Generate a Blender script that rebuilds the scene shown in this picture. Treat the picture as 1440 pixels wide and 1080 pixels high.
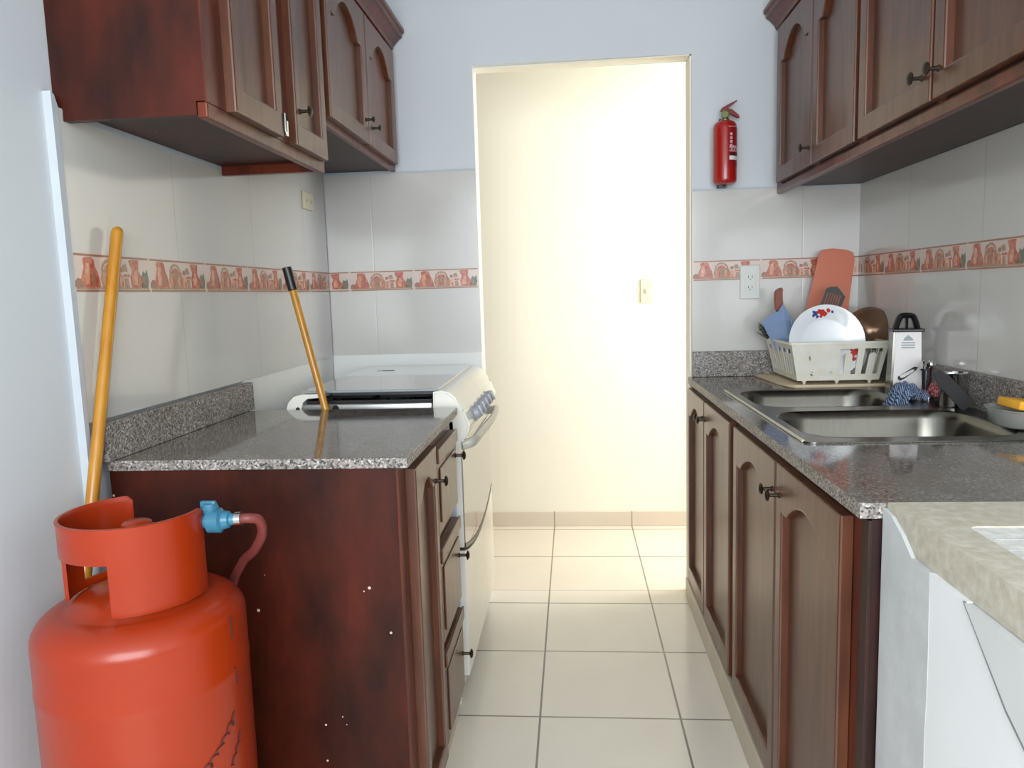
import bpy, bmesh, math, random
from mathutils import Vector, Matrix, Euler
random.seed(7)
for o in list(bpy.data.objects): bpy.data.objects.remove(o)
S = bpy.context.scene
C = S.collection
PI = math.pi

# ---------------------------------------------------------------- camera
F_PX, PITCH, YAW, ROLL, CAM_H = 1057.0, 0.1196, 0.0831, 0.0294, 1.213
cam_data = bpy.data.cameras.new('camera')
cam_data.sensor_fit = 'HORIZONTAL'; cam_data.sensor_width = 36.0
cam_data.lens = 36.0 * F_PX / 1440.0
cam_data.clip_start = 0.02
cam = bpy.data.objects.new('camera', cam_data); C.objects.link(cam)
fw = Vector((-math.sin(YAW)*math.cos(PITCH), math.cos(YAW)*math.cos(PITCH), -math.sin(PITCH)))
rt = Vector((math.cos(YAW), math.sin(YAW), 0)); up = rt.cross(fw)
# roll: image content is turned counter-clockwise by ROLL
c, s = math.cos(ROLL), math.sin(ROLL)
rt2 = rt*c - up*s; up2 = up*c + rt*s
cam.matrix_world = Matrix(((rt2.x, up2.x, -fw.x, 0), (rt2.y, up2.y, -fw.y, 0), (rt2.z, up2.z, -fw.z, CAM_H), (0, 0, 0, 1)))
S.camera = cam

# ---------------------------------------------------------------- world, exposure, large lights
w = bpy.data.worlds.new('world'); S.world = w; w.use_nodes = True
bg = w.node_tree.nodes['Background']; bg.inputs[0].default_value = (0.80, 0.90, 1.0, 1); bg.inputs[1].default_value = 2.2
vs = S.view_settings
vs.view_transform = 'Standard'; vs.look = 'None'; vs.gamma = 1.0; vs.use_curve_mapping = False
vs.exposure = 0.0
def area(name, loc, target, sx, sy, energy, col):
    d = bpy.data.lights.new(name, 'AREA'); d.shape = 'RECTANGLE'; d.size = sx; d.size_y = sy
    d.energy = energy; d.color = col
    o = bpy.data.objects.new(name, d); C.objects.link(o); o.location = loc
    o.rotation_euler = (Vector(target)-Vector(loc)).to_track_quat('-Z', 'Y').to_euler()
    return o
area('rear_window_light', (0.10, -1.30, 1.50), (0.0, 2.0, 0.9), 1.9, 1.3, 80, (0.93, 0.97, 1.0))
area('hall_window_light', (1.75, 3.42, 1.55), (-0.6, 3.55, 1.25), 0.75, 1.5, 43, (1.0, 0.98, 0.92))

# ---------------------------------------------------------------- materials
MATS = {}
def nodes_of(m): return m.node_tree.nodes, m.node_tree.links
def mat(name, col, rough=0.5, metal=0.0, coat=0.0, noise=0.0, nscale=8.0, col2=None, bump=0.0, stretch=(1,1,1), spec=0.5, trans=0.0, coat_rough=0.1, alpha=1.0):
    m = bpy.data.materials.new(name); m.use_nodes = True
    N, L = nodes_of(m); p = N['Principled BSDF']
    p.inputs['Base Color'].default_value = (*col, 1); p.inputs['Roughness'].default_value = rough
    p.inputs['Metallic'].default_value = metal; p.inputs['Coat Weight'].default_value = coat
    p.inputs['Coat Roughness'].default_value = coat_rough
    p.inputs['Specular IOR Level'].default_value = spec
    p.inputs['Transmission Weight'].default_value = trans
    p.inputs['Alpha'].default_value = alpha
    if col2 is None: col2 = tuple(min(1, x*(1+noise)) for x in col); 
    geo = N.new('ShaderNodeNewGeometry'); mp = N.new('ShaderNodeMapping'); L.new(geo.outputs['Position'], mp.inputs['Vector'])
    mp.inputs['Scale'].default_value = stretch
    nt = N.new('ShaderNodeTexNoise'); nt.inputs['Scale'].default_value = nscale; nt.inputs['Detail'].default_value = 5
    L.new(mp.outputs[0], nt.inputs['Vector'])
    rp = N.new('ShaderNodeValToRGB'); rp.color_ramp.elements[0].position = .36; rp.color_ramp.elements[1].position = .66
    rp.color_ramp.elements[0].color = (*col, 1); rp.color_ramp.elements[1].color = (*col2, 1)
    L.new(nt.outputs['Fac'], rp.inputs['Fac']); L.new(rp.outputs[0], p.inputs['Base Color'])
    if bump:
        b = N.new('ShaderNodeBump'); b.inputs['Strength'].default_value = bump; b.inputs['Distance'].default_value = .004
        L.new(nt.outputs['Fac'], b.inputs['Height']); L.new(b.outputs[0], p.inputs['Normal'])
    MATS[name] = m; return m
def hexc(r, g, b):
    f = lambda v: ((v/255+.055)/1.055)**2.4 if v > 10 else v/255/12.92
    return (f(r), f(g), f(b))

paint = mat('painted_plaster', hexc(205,210,214), .6, noise=.03, nscale=2.5, bump=.05)
paint_white = mat('white_paint', hexc(226,228,226), .55, noise=.04, nscale=5, bump=.12)
hall_paint = mat('cream_paint', hexc(238,232,216), .6, noise=.02, nscale=2)
caulk = mat('white_caulk', hexc(182,189,195), .6, noise=.05, nscale=20)
plaster = mat('bare_plaster', hexc(196,199,199), .8, noise=.14, nscale=14, bump=.5)
ceil_m = mat('ceiling_paint', hexc(215,216,214), .8)
wood = mat('mahogany', hexc(72,26,10), .32, coat=.12, coat_rough=.16, spec=.32, nscale=7, col2=hexc(104,40,16), stretch=(6,6,.7), bump=.06)
wood_door = mat('mahogany_door', hexc(76,38,19), .40, coat=.32, coat_rough=.24, nscale=7, col2=hexc(98,54,30), stretch=(6,6,.7), bump=.06)
wood_dark = mat('dark_mahogany', hexc(34,12,8), .5, coat=.05, nscale=6, col2=hexc(54,20,12), stretch=(5,5,.8))
knob_m = mat('aged_bronze', hexc(70,62,52), .38, metal=.85, noise=.3, nscale=60)
steel = mat('brushed_steel', hexc(112,110,103), .25, metal=1, noise=.12, nscale=4, stretch=(40,3,3))
steel_shiny = mat('polished_steel', hexc(190,190,190), .12, metal=1)
chrome = mat('chrome', hexc(215,215,215), .08, metal=1)
enamel = mat('white_enamel', hexc(232,230,220), .22, coat=.3, noise=.03, nscale=6)
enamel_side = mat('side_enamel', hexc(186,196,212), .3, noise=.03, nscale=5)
oven_glass = mat('oven_glass', hexc(128,124,114), .12, coat=.6, coat_rough=.02)
lid_glass = mat('glass_lid', hexc(150,155,158), .05, coat=1.0, coat_rough=.02)
black = mat('black_plastic', hexc(20,20,21), .35)
black_iron = mat('black_iron', hexc(16,16,16), .55)
grey_pl = mat('grey_plastic', hexc(158,162,172), .3)
orange = mat('orange_enamel', hexc(156,46,8), .32, coat=.25, coat_rough=.18, spec=.35, nscale=3, col2=hexc(148,42,8))
ink = mat('dark_ink', hexc(60,12,10), .6)
blue_pl = mat('blue_regulator', hexc(46,104,128), .35, noise=.3, nscale=50)
hose_m = mat('dusty_red_hose', hexc(112,50,46), .45, noise=.15, nscale=30)
pole_m = mat('yellow_pole', hexc(172,114,20), .33, coat=.3, nscale=10, col2=hexc(186,130,34), stretch=(6,6,.6))
ext_red = mat('extinguisher_red', hexc(160,20,14), .3, coat=.4, noise=.05, nscale=4)
brass = mat('brass', hexc(150,140,90), .35, metal=.8)
label_w = mat('label_white', hexc(226,222,220), .45)
label_p = mat('label_pink', hexc(214,170,176), .45)
label_dark = mat('label_dark', hexc(90,16,24), .45)
plate_m = mat('cream_plate', hexc(212,205,178), .4)
outlet_m = mat('outlet_white', hexc(214,216,212), .3)
slot_m = mat('slot_dark', hexc(40,40,40), .6)
rack_m = mat('cream_rack', hexc(228,227,216), .35, nscale=14, col2=hexc(220,214,194))
china = mat('white_china', hexc(226,230,232), .15, coat=.5)
dec_red = mat('decal_red', hexc(190,48,36), .3); dec_blue = mat('decal_blue', hexc(48,72,140), .3)
board_m = mat('salmon_board', hexc(200,116,88), .4, noise=.06, nscale=12)
mat_m = mat('cream_tray_board', hexc(206,190,160), .5, noise=.08, nscale=18)
blue_cloth_pl = mat('blue_plastic', hexc(128,150,186), .4, noise=.12, nscale=15)
knife_wood = mat('knife_wood', hexc(116,52,30), .4, noise=.2, nscale=30)
dark_green = mat('dark_green', hexc(48,58,50), .5)
pan_m = mat('brown_pan', hexc(118,92,70), .25, metal=.5, noise=.2, nscale=6)
label_card = mat('grey_print', hexc(150,158,160), .5)
yellow_sp = mat('yellow_sponge', hexc(232,170,52), .8, noise=.1, nscale=80, bump=.5)
orange_sp = mat('orange_sponge', hexc(205,140,70), .8, noise=.1, nscale=80)
tub_m = mat('clear_tub', hexc(190,196,192), .2, trans=.55, alpha=.85)
concrete = mat('rough_concrete', hexc(186,179,160), .8, nscale=55, col2=hexc(205,199,184), bump=.3)
stone_in = mat('white_terrazzo', hexc(206,206,200), .7, nscale=70, col2=hexc(226,226,222), bump=.3)

def granite(name, polished=True, light=False):
    m = bpy.data.materials.new(name); m.use_nodes = True; N, L = nodes_of(m); p = N['Principled BSDF']
    geo = N.new('ShaderNodeNewGeometry')
    v = N.new('ShaderNodeTexVoronoi'); v.inputs['Scale'].default_value = 290; L.new(geo.outputs['Position'], v.inputs['Vector'])
    n = N.new('ShaderNodeTexNoise'); n.inputs['Scale'].default_value = 9; n.inputs['Detail'].default_value = 4; L.new(geo.outputs['Position'], n.inputs['Vector'])
    sp = N.new('ShaderNodeSeparateColor'); L.new(v.outputs['Color'], sp.inputs[0])
    r = N.new('ShaderNodeValToRGB'); r.color_ramp.interpolation = 'CONSTANT'
    e = r.color_ramp.elements; e[0].position = 0; e[1].position = .16
    k = 1.0 if light else 1.0
    cols = [(0, (66,62,60)), (.16, (112,108,104)), (.45, (142,137,132)), (.72, (160,150,144)), (.9, (190,186,182))] if light else [(0, (88,84,80)), (.16, (104,100,96)), (.45, (118,113,108)), (.72, (128,121,116)), (.9, (146,141,136))]
    e[0].color = (*[x*k for x in hexc(*cols[0][1])], 1); e[1].color = (*[x*k for x in hexc(*cols[1][1])], 1)
    for ps, cc in cols[2:]:
        q = e.new(ps); q.color = (*[x*k for x in hexc(*cc)], 1)
    L.new(sp.outputs[0], r.inputs[0])
    mx = N.new('ShaderNodeMix'); mx.data_type = 'RGBA'; mx.blend_type = 'MULTIPLY'; mx.inputs[0].default_value = .55
    r2 = N.new('ShaderNodeValToRGB'); r2.color_ramp.elements[0].position = .35; r2.color_ramp.elements[0].color = (.62,.55,.5,1); r2.color_ramp.elements[1].position = .6; r2.color_ramp.elements[1].color = (1,1,1,1)
    L.new(n.outputs['Fac'], r2.inputs[0]); L.new(r.outputs[0], mx.inputs[6]); L.new(r2.outputs[0], mx.inputs[7])
    L.new(mx.outputs[2], p.inputs['Base Color']); p.inputs['Roughness'].default_value = .07 if polished else .45
    return m
gran = granite('polished_granite'); gran_raw = granite('granite_edge', False, True)

def grid_tiles(name, base, line, ax, ay, px_, py_, ox, oy, wline, rough, coat=0.0, var=.03, bump=.3):
    """tiles with thin joints; ax, ay choose the two position axes, px_/py_ the pitch, ox/oy the offset"""
    m = bpy.data.materials.new(name); m.use_nodes = True; N, L = nodes_of(m); p = N['Principled BSDF']
    geo = N.new('ShaderNodeNewGeometry'); sx = N.new('ShaderNodeSeparateXYZ'); L.new(geo.outputs['Position'], sx.inputs[0])
    def dist(axis, pitch, off):
        if not pitch: return None
        a = N.new('ShaderNodeMath'); a.operation = 'SUBTRACT'; L.new(sx.outputs[axis], a.inputs[0]); a.inputs[1].default_value = off - pitch/2
        b = N.new('ShaderNodeMath'); b.operation = 'DIVIDE'; L.new(a.outputs[0], b.inputs[0]); b.inputs[1].default_value = pitch
        f = N.new('ShaderNodeMath'); f.operation = 'FRACT'; L.new(b.outputs[0], f.inputs[0])
        d = N.new('ShaderNodeMath'); d.operation = 'SUBTRACT'; L.new(f.outputs[0], d.inputs[0]); d.inputs[1].default_value = .5
        g = N.new('ShaderNodeMath'); g.operation = 'ABSOLUTE'; L.new(d.outputs[0], g.inputs[0])
        h = N.new('ShaderNodeMath'); h.operation = 'MULTIPLY'; L.new(g.outputs[0], h.inputs[0]); h.inputs[1].default_value = pitch
        return h
    ds = [d for d in (dist(ax, px_, ox), dist(ay, py_, oy)) if d]
    if len(ds) == 2:
        mn = N.new('ShaderNodeMath'); mn.operation = 'MINIMUM'; L.new(ds[0].outputs[0], mn.inputs[0]); L.new(ds[1].outputs[0], mn.inputs[1])
    else: mn = ds[0]
    mr = N.new('ShaderNodeMapRange'); mr.inputs['From Min'].default_value = wline*.5; mr.inputs['From Max'].default_value = wline*.9
    L.new(mn.outputs[0], mr.inputs['Value'])
    nt = N.new('ShaderNodeTexNoise'); nt.inputs['Scale'].default_value = 3.2; nt.inputs['Detail'].default_value = 4; L.new(geo.outputs['Position'], nt.inputs['Vector'])
    rp = N.new('ShaderNodeValToRGB'); rp.color_ramp.elements[0].position = .35; rp.color_ramp.elements[1].position = .65
    rp.color_ramp.elements[0].color = (*[x*(1-var) for x in base], 1); rp.color_ramp.elements[1].color = (*[min(1, x*(1+var)) for x in base], 1)
    L.new(nt.outputs['Fac'], rp.inputs[0])
    mx = N.new('ShaderNodeMix'); mx.data_type = 'RGBA'; L.new(mr.outputs[0], mx.inputs[0]); mx.inputs[6].default_value = (*line, 1); L.new(rp.outputs[0], mx.inputs[7])
    L.new(mx.outputs[2], p.inputs['Base Color']); p.inputs['Roughness'].default_value = rough; p.inputs['Coat Weight'].default_value = coat
    b = N.new('ShaderNodeBump'); b.inputs['Strength'].default_value = bump; b.inputs['Distance'].default_value = .001; L.new(mr.outputs[0], b.inputs['Height']); L.new(b.outputs[0], p.inputs['Normal'])
    return m
tile_c, tile_l = hexc(200,198,193), hexc(191,189,184)
floor_m = grid_tiles('floor_tile', hexc(226,220,208), hexc(118,114,108), 0, 1, .4, .4, -.1163, 2.4345, .0042, .2, .2)
sill_m = grid_tiles('sill_tile', hexc(226,218,204), hexc(130,124,116), 0, 1, .4, 0, -.1163, 0, .0042, .22, .2)
hallfloor_m = grid_tiles('hall_tile', hexc(228,216,200), hexc(140,132,120), 0, 1, .4, .4, -.1163, 2.96, .0042, .22, .2)
basetile_m = grid_tiles('base_tile', hexc(214,200,182), hexc(150,140,128), 0, 1, .4, 0, -.1163, 0, .004, .3)
wt_left = grid_tiles('wall_tile_left', tile_c, tile_l, 1, 2, .43, .0, 1.739, 0, .0025, .16, .15, .02)
wt_back = grid_tiles('wall_tile_back', tile_c, tile_l, 0, 2, .4, .0, -.752, 0, .003, .16, .15, .02)
wt_right = grid_tiles('wall_tile_right', tile_c, tile_l, 1, 2, .43, .0, 2.476, 0, .003, .14, .15, .02)
kick_m = mat('kick_tile', hexc(196,184,166), .4, noise=.08, nscale=12)

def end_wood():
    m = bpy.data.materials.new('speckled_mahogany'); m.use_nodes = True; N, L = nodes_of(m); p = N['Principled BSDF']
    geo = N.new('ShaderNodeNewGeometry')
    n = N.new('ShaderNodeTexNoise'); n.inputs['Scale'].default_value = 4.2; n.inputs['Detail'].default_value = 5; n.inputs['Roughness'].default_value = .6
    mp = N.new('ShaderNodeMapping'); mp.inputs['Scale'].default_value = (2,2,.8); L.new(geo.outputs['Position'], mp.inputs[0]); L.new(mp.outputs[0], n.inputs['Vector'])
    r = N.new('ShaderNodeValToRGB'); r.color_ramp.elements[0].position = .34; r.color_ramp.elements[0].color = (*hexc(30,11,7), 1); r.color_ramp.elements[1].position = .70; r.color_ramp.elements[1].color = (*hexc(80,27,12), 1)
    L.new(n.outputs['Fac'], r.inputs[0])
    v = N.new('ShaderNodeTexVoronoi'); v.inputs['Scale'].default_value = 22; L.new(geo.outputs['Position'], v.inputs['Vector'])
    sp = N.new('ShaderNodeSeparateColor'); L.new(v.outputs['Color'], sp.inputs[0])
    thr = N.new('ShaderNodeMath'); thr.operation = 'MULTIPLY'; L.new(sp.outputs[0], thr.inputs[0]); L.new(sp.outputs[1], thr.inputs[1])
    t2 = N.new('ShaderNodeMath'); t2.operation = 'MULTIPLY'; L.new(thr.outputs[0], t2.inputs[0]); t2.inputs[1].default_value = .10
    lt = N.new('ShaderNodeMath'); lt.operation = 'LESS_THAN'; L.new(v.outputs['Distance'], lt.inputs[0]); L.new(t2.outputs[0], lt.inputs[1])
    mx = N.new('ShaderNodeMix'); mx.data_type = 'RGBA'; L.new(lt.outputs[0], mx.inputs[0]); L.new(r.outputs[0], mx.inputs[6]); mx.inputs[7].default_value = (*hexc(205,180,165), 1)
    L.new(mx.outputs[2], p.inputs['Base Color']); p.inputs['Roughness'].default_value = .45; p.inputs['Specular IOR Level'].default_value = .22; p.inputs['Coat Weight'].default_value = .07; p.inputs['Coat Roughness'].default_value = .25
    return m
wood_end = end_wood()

def cloth_mat(name, c1, c2, sc, check=False):
    m = bpy.data.materials.new(name); m.use_nodes = True; N, L = nodes_of(m); p = N['Principled BSDF']
    uv = N.new('ShaderNodeAttribute'); uv.attribute_name = 'uvc'
    if check:
        t = N.new('ShaderNodeTexChecker'); t.inputs['Scale'].default_value = sc; t.inputs['Color1'].default_value = (*c1, 1); t.inputs['Color2'].default_value = (*c2, 1)
        L.new(uv.outputs['Vector'], t.inputs['Vector']); L.new(t.outputs['Color'], p.inputs['Base Color'])
    else:
        t = N.new('ShaderNodeTexWave'); t.inputs['Scale'].default_value = sc; t.inputs['Distortion'].default_value = .6
        L.new(uv.outputs['Vector'], t.inputs['Vector'])
        r = N.new('ShaderNodeValToRGB'); r.color_ramp.elements[0].position = .4; r.color_ramp.elements[0].color = (*c1, 1); r.color_ramp.elements[1].position = .6; r.color_ramp.elements[1].color = (*c2, 1)
        L.new(t.outputs['Fac'], r.inputs[0]); L.new(r.outputs[0], p.inputs['Base Color'])
    p.inputs['Roughness'].default_value = .9
    return m
blue_cloth = cloth_mat('blue_striped_cloth', hexc(40,54,90), hexc(140,158,186), 5.5)
red_cloth = cloth_mat('red_checked_cloth', hexc(140,36,46), hexc(196,130,130), 14, True)

# ---------------------------------------------------------------- mesh helpers (all coordinates in world metres)
WO = {}
def thing(name, label, cat, loc, group=None):
    o = bpy.data.objects.new(name, None); C.objects.link(o); o.location = loc; WO[o.name] = Vector(loc)
    o.empty_display_size = .05
    o['label'] = label; o['category'] = cat
    if group: o['group'] = group
    return o
def tag(o, label, cat, group=None):
    o['label'] = label; o['category'] = cat
    if group: o['group'] = group
    return o
def obj(name, bm, m, parent=None, smooth=False, label=None, angle=None):
    bmesh.ops.recalc_face_normals(bm, faces=bm.faces)
    me = bpy.data.meshes.new(name)
    cs = [v.co for v in bm.verts]
    lo = Vector([min(c[i] for c in cs) for i in range(3)]); hi = Vector([max(c[i] for c in cs) for i in range(3)])
    org = Vector(((lo.x+hi.x)/2, (lo.y+hi.y)/2, lo.z))
    bmesh.ops.translate(bm, verts=bm.verts, vec=-org)
    bm.to_mesh(me); bm.free()
    for x in (m if isinstance(m, (list, tuple)) else [m]): me.materials.append(x)
    if smooth:
        me.polygons.foreach_set('use_smooth', [True]*len(me.polygons))
        me.set_sharp_from_angle(angle=angle or math.radians(38))
    o = bpy.data.objects.new(name, me); C.objects.link(o)
    WO[o.name] = org
    if parent: o.parent = parent; o.location = org - WO[parent.name]
    else: o.location = org
    if label: o['label'] = label
    return o
def struct(name, bm, m, **k):
    o = obj(name, bm, m, **k); o['kind'] = 'structure'; return o
def box(bm, x0, x1, y0, y1, z0, z1, bev=0.0, mi=0, seg=2, rot=None):
    r = bmesh.ops.create_cube(bm, size=1.0)
    vs_ = r['verts']
    for v in vs_: v.co = Vector((x0+(v.co.x+.5)*(x1-x0), y0+(v.co.y+.5)*(y1-y0), z0+(v.co.z+.5)*(z1-z0)))
    if rot:
        bmesh.ops.rotate(bm, verts=vs_, cent=rot[0], matrix=rot[1])
    fs = list({f for v in vs_ for f in v.link_faces})
    for f in fs: f.material_index = mi
    if bev:
        es = list({e for v in vs_ for e in v.link_edges})
        bmesh.ops.bevel(bm, geom=es, offset=bev, segments=seg, affect='EDGES', profile=.5)
    return bm
def B(*a, **k): return box(bmesh.new(), *a, **k)
def frame_of(t):
    t = t.normalized(); a = Vector((0,0,1)) if abs(t.z) < .9 else Vector((1,0,0))
    u = t.cross(a).normalized(); return u, t.cross(u).normalized()
def tube(bm, pts, r, n=12, cap=True, mi=0):
    pts = [Vector(p) for p in pts]; rs = r if isinstance(r, (list, tuple)) else [r]*len(pts)
    t0 = pts[1]-pts[0]; u, v = frame_of(t0); rings = []; pt = t0.normalized()
    for i, p in enumerate(pts):
        t = (pts[min(i+1, len(pts)-1)]-pts[max(i-1, 0)]).normalized()
        q = pt.rotation_difference(t); u = q @ u; v = q @ v; pt = t
        rings.append([bm.verts.new(p+(u*math.cos(2*PI*k/n)+v*math.sin(2*PI*k/n))*rs[i]) for k in range(n)])
    for a, b in zip(rings, rings[1:]):
        for k in range(n):
            f = bm.faces.new((a[k], a[(k+1)%n], b[(k+1)%n], b[k])); f.material_index = mi
    if cap:
        f = bm.faces.new(rings[0][::-1]); f.material_index = mi; f = bm.faces.new(rings[-1]); f.material_index = mi
    return bm
def spline(pts, n=8):
    P = [Vector(p) for p in pts]; P = [P[0]*2-P[1]]+P+[P[-1]*2-P[-2]]; out = []
    for i in range(1, len(P)-2):
        for k in range(n):
            t = k/n; a, b, c_, d = P[i-1], P[i], P[i+1], P[i+2]
            out.append(.5*((2*b)+(c_-a)*t+(2*a-5*b+4*c_-d)*t*t+(3*b-a-3*c_+d)*t**3))
    out.append(P[-2]); return out
def lathe(bm, prof, cen, axis='z', n=48, mi=0, a0=0, a1=2*PI):
    """prof: (radius, height) pairs turned about an axis through cen"""
    full = abs(a1-a0-2*PI) < 1e-6; rings = []
    cnt = n if full else n+1
    for r, h in prof:
        ring = []
        if r < 1e-6 and full:
            ring = [None]
            p = (0, 0, h)
            ring = [bm.verts.new(ax3(p, axis, cen))]
        else:
            for k in range(cnt):
                t = a0+(a1-a0)*k/n
                ring.append(bm.verts.new(ax3((r*math.cos(t), r*math.sin(t), h), axis, cen)))
        rings.append(ring)
    for a, b in zip(rings, rings[1:]):
        m_ = max(len(a), len(b)); rng = m_ if full else m_-1
        for k in range(rng):
            k2 = (k+1) % m_
            if len(a) == 1 and len(b) == 1: continue
            if len(a) == 1: f = bm.faces.new((a[0], b[k], b[k2]))
            elif len(b) == 1: f = bm.faces.new((a[k], a[k2], b[0]))
            else: f = bm.faces.new((a[k], a[k2], b[k2], b[k]))
            f.material_index = mi
    return bm
def ax3(p, axis, cen):
    x, y, z = p
    if axis == 'z': v = Vector((x, y, z))
    elif axis == 'x': v = Vector((z, x, y))
    elif axis == '-x': v = Vector((-z, x, y))
    elif axis == 'y': v = Vector((x, z, y))
    else: v = Vector((x, -z, y))
    return v+Vector(cen)
def prism(bm, poly, fn, t0, t1, mi=0):
    """poly 2-D outline, fn(a, b, t) -> world point; extruded from t0 to t1"""
    A = [bm.verts.new(fn(a, b, t0)) for a, b in poly]; Bv = [bm.verts.new(fn(a, b, t1)) for a, b in poly]
    fs = [bm.faces.new(A[::-1]), bm.faces.new(Bv)]
    for i in range(len(poly)):
        j = (i+1) % len(poly); fs.append(bm.faces.new((A[i], A[j], Bv[j], Bv[i])))
    for f in fs: f.material_index = mi
    return bm
def rrect(x0, x1, y0, y1, r, n=6):
    out = []
    for cx, cy, a in ((x1-r, y1-r, 0), (x0+r, y1-r, PI/2), (x0+r, y0+r, PI), (x1-r, y0+r, 1.5*PI)):
        for k in range(n+1): out.append((cx+r*math.cos(a+PI/2*k/n), cy+r*math.sin(a+PI/2*k/n)))
    return out
def holed(bm, loops, z0, z1, mi=0):
    """flat plate with holes between z0 and z1"""
    es = []
    for lp in loops:
        vv = [bm.verts.new((x, y, z1)) for x, y in lp]
        for i in range(len(vv)): es.append(bm.edges.new((vv[i], vv[(i+1) % len(vv)])))
    r = bmesh.ops.triangle_fill(bm, edges=es, use_beauty=True)
    fs = [g for g in r['geom'] if isinstance(g, bmesh.types.BMFace)]
    if z0 != z1:
        ex = bmesh.ops.extrude_face_region(bm, geom=fs)
        bmesh.ops.translate(bm, verts=[g for g in ex['geom'] if isinstance(g, bmesh.types.BMVert)], vec=(0, 0, z0-z1))
        bmesh.ops.reverse_faces(bm, faces=[])if False else None
    for f in bm.faces: f.material_index = mi
    return bm

# ---------------------------------------------------------------- room shell
XL, XLP = -.93, -.945          # left wall: tile face, painted face
XR, XRP = 1.049, 1.062
YB, YBR = 2.85, 2.885
CEIL = 2.55
struct('floor', B(-1.15, 2.6, -1.5, 2.85, -.06, 0), floor_m)
struct('trim_1', B(-.36, .46, 2.85, 2.96, -.06, 0), sill_m)
struct('floor_hall', B(-2.0, 2.6, 2.96, 3.9, -.06, 0), hallfloor_m)
struct('wall_left', B(-1.15, XLP, -1.5, 2.96, 0, CEIL), paint)
# back wall pieces either side of the doorway and above it
struct('wall_back_left', B(XLP, -.3506, YB+.008, 2.96, 0, CEIL), paint)
struct('wall_back_right', B(.4472, XRP+.12, YBR+.008, 2.99, 0, CEIL), paint)
bm = bmesh.new()
vv = [bm.verts.new(p) for p in [(-.3506,YB+.008,2.0497),(.4472,YBR+.008,2.0565),(.4472,2.99,2.0565),(-.3506,2.96,2.0497),
                                (-.3506,YB+.008,CEIL),(.4472,YBR+.008,CEIL),(.4472,2.99,CEIL),(-.3506,2.96,CEIL)]]
for f in ((0,1,2,3),(4,5,6,7),(0,1,5,4),(1,2,6,5),(2,3,7,6),(3,0,4,7)): bm.faces.new([vv[i] for i in f])
struct('wall_back_lintel', bm, paint)
struct('trim_2', B(.4395, .4472, YBR+.010, 2.988, 0, 2.052, bev=.002), hall_paint)
bm = bmesh.new()
prism(bm, [(-.3506, 2.0497), (.4395, 2.0565), (.4395, 2.0520), (-.3506, 2.0450)], lambda a, b, t: Vector((a, t, b)), 2.895, 2.957)
struct('trim_14', bm, hall_paint)
struct('wall_right', B(XRP, XRP+.12, .25, YBR+.008, 0, CEIL), paint)
struct('ceiling', B(-1.15, 2.6, -1.5, 2.96, CEIL, CEIL+.08), ceil_m)
# rear of the room (behind the camera) with a wide window opening
bm = bmesh.new()
box(bm, -1.15, -.88, -1.5, -1.4, 0, CEIL); box(bm, 1.1, 2.6, -1.5, -1.4, 0, CEIL)
box(bm, -.88, 1.1, -1.5, -1.4, 0, .82); box(bm, -.88, 1.1, -1.5, -1.4, 2.2, CEIL)
struct('wall_rear', bm, paint)
struct('wall_terrace', B(2.48, 2.6, -1.5, .25, 0, 1.0), paint)
struct('wall_terrace_end', B(1.182, 2.6, .25, .37, 0, CEIL), paint)
# hall beyond the doorway
struct('wall_hall', B(-2.0, 2.6, 3.824, 3.95, 0, CEIL), hall_paint)
struct('baseboard_hall', B(-2.0, 2.6, 3.812, 3.824, 0, .078, bev=.002), basetile_m)
struct('wall_hall_left', B(-2.12, -2.0, 2.84, 3.95, 0, CEIL), hall_paint)
struct('wall_hall_near', B(-2.0, XLP, 2.84, 2.96, 0, CEIL), hall_paint)
struct('wall_hall_near_right', B(1.19, 2.6, 2.87, 2.99, 0, CEIL), hall_paint)
struct('ceiling_hall', B(-2.12, 2.6, 2.96, 3.95, CEIL, CEIL+.08), ceil_m)

# wall tile cladding
def clad_left(y0, y1, z0, z1, m, n):
    return struct(n, B(XLP, XL, y0, y1, z0, z1), m)
bm = bmesh.new()
box(bm, XLP, XL, 1.353, 2.842, .99, 1.2391); box(bm, XLP, XL, 1.353, 2.842, 1.3147, 1.575); box(bm, XLP, XL, 2.016, 2.842, 1.575, 1.676)
struct('trim_4', bm, wt_left)
bm = bmesh.new()
box(bm, XL, -.3506, YB, YB+.008, .994, 1.2391); box(bm, XL, -.3506, YB, YB+.008, 1.3147, 1.676)
struct('trim_5', bm, wt_back)
bm = bmesh.new()
box(bm, .4472, XR, YBR, YBR+.008, .90, 1.2391); box(bm, .4472, XR, YBR, YBR+.008, 1.3147, 1.571)
struct('trim_6', bm, wt_back)
bm = bmesh.new()
box(bm, XR, XRP, .25, YBR+.008, .90, 1.2391); box(bm, XR, XRP, .25, YBR+.008, 1.3147, 1.571)
struct('trim_7', bm, wt_right)
# painted lower band behind the stove
bm = bmesh.new()
box(bm, XLP, XL-.002, 2.06, 2.842, 0, .99); box(bm, XL-.002, -.3506, YB+.001, YB+.008, 0, .994)
struct('trim_8', bm, paint_white)
# caulked near edge of the left wall tiles
bm = bmesh.new()
prism(bm, [(1.346, .0), (1.353, .0), (1.353, 1.575), (1.345, 1.595), (1.336, 1.60)], lambda a, b, t: Vector((t, a, b)), XLP, XL+.001)
struct('trim_9', bm, caulk)
bm = bmesh.new()
box(bm, XL, -.3506, YB-.001, YB, 1.672, 1.679); box(bm, XL, -.9285, 1.366, 1.997, 1.562, 1.5725); box(bm, .4472, XR, YBR-.001, YBR, 1.568, 1.574)
struct('trim_10', bm, caulk)

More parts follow.
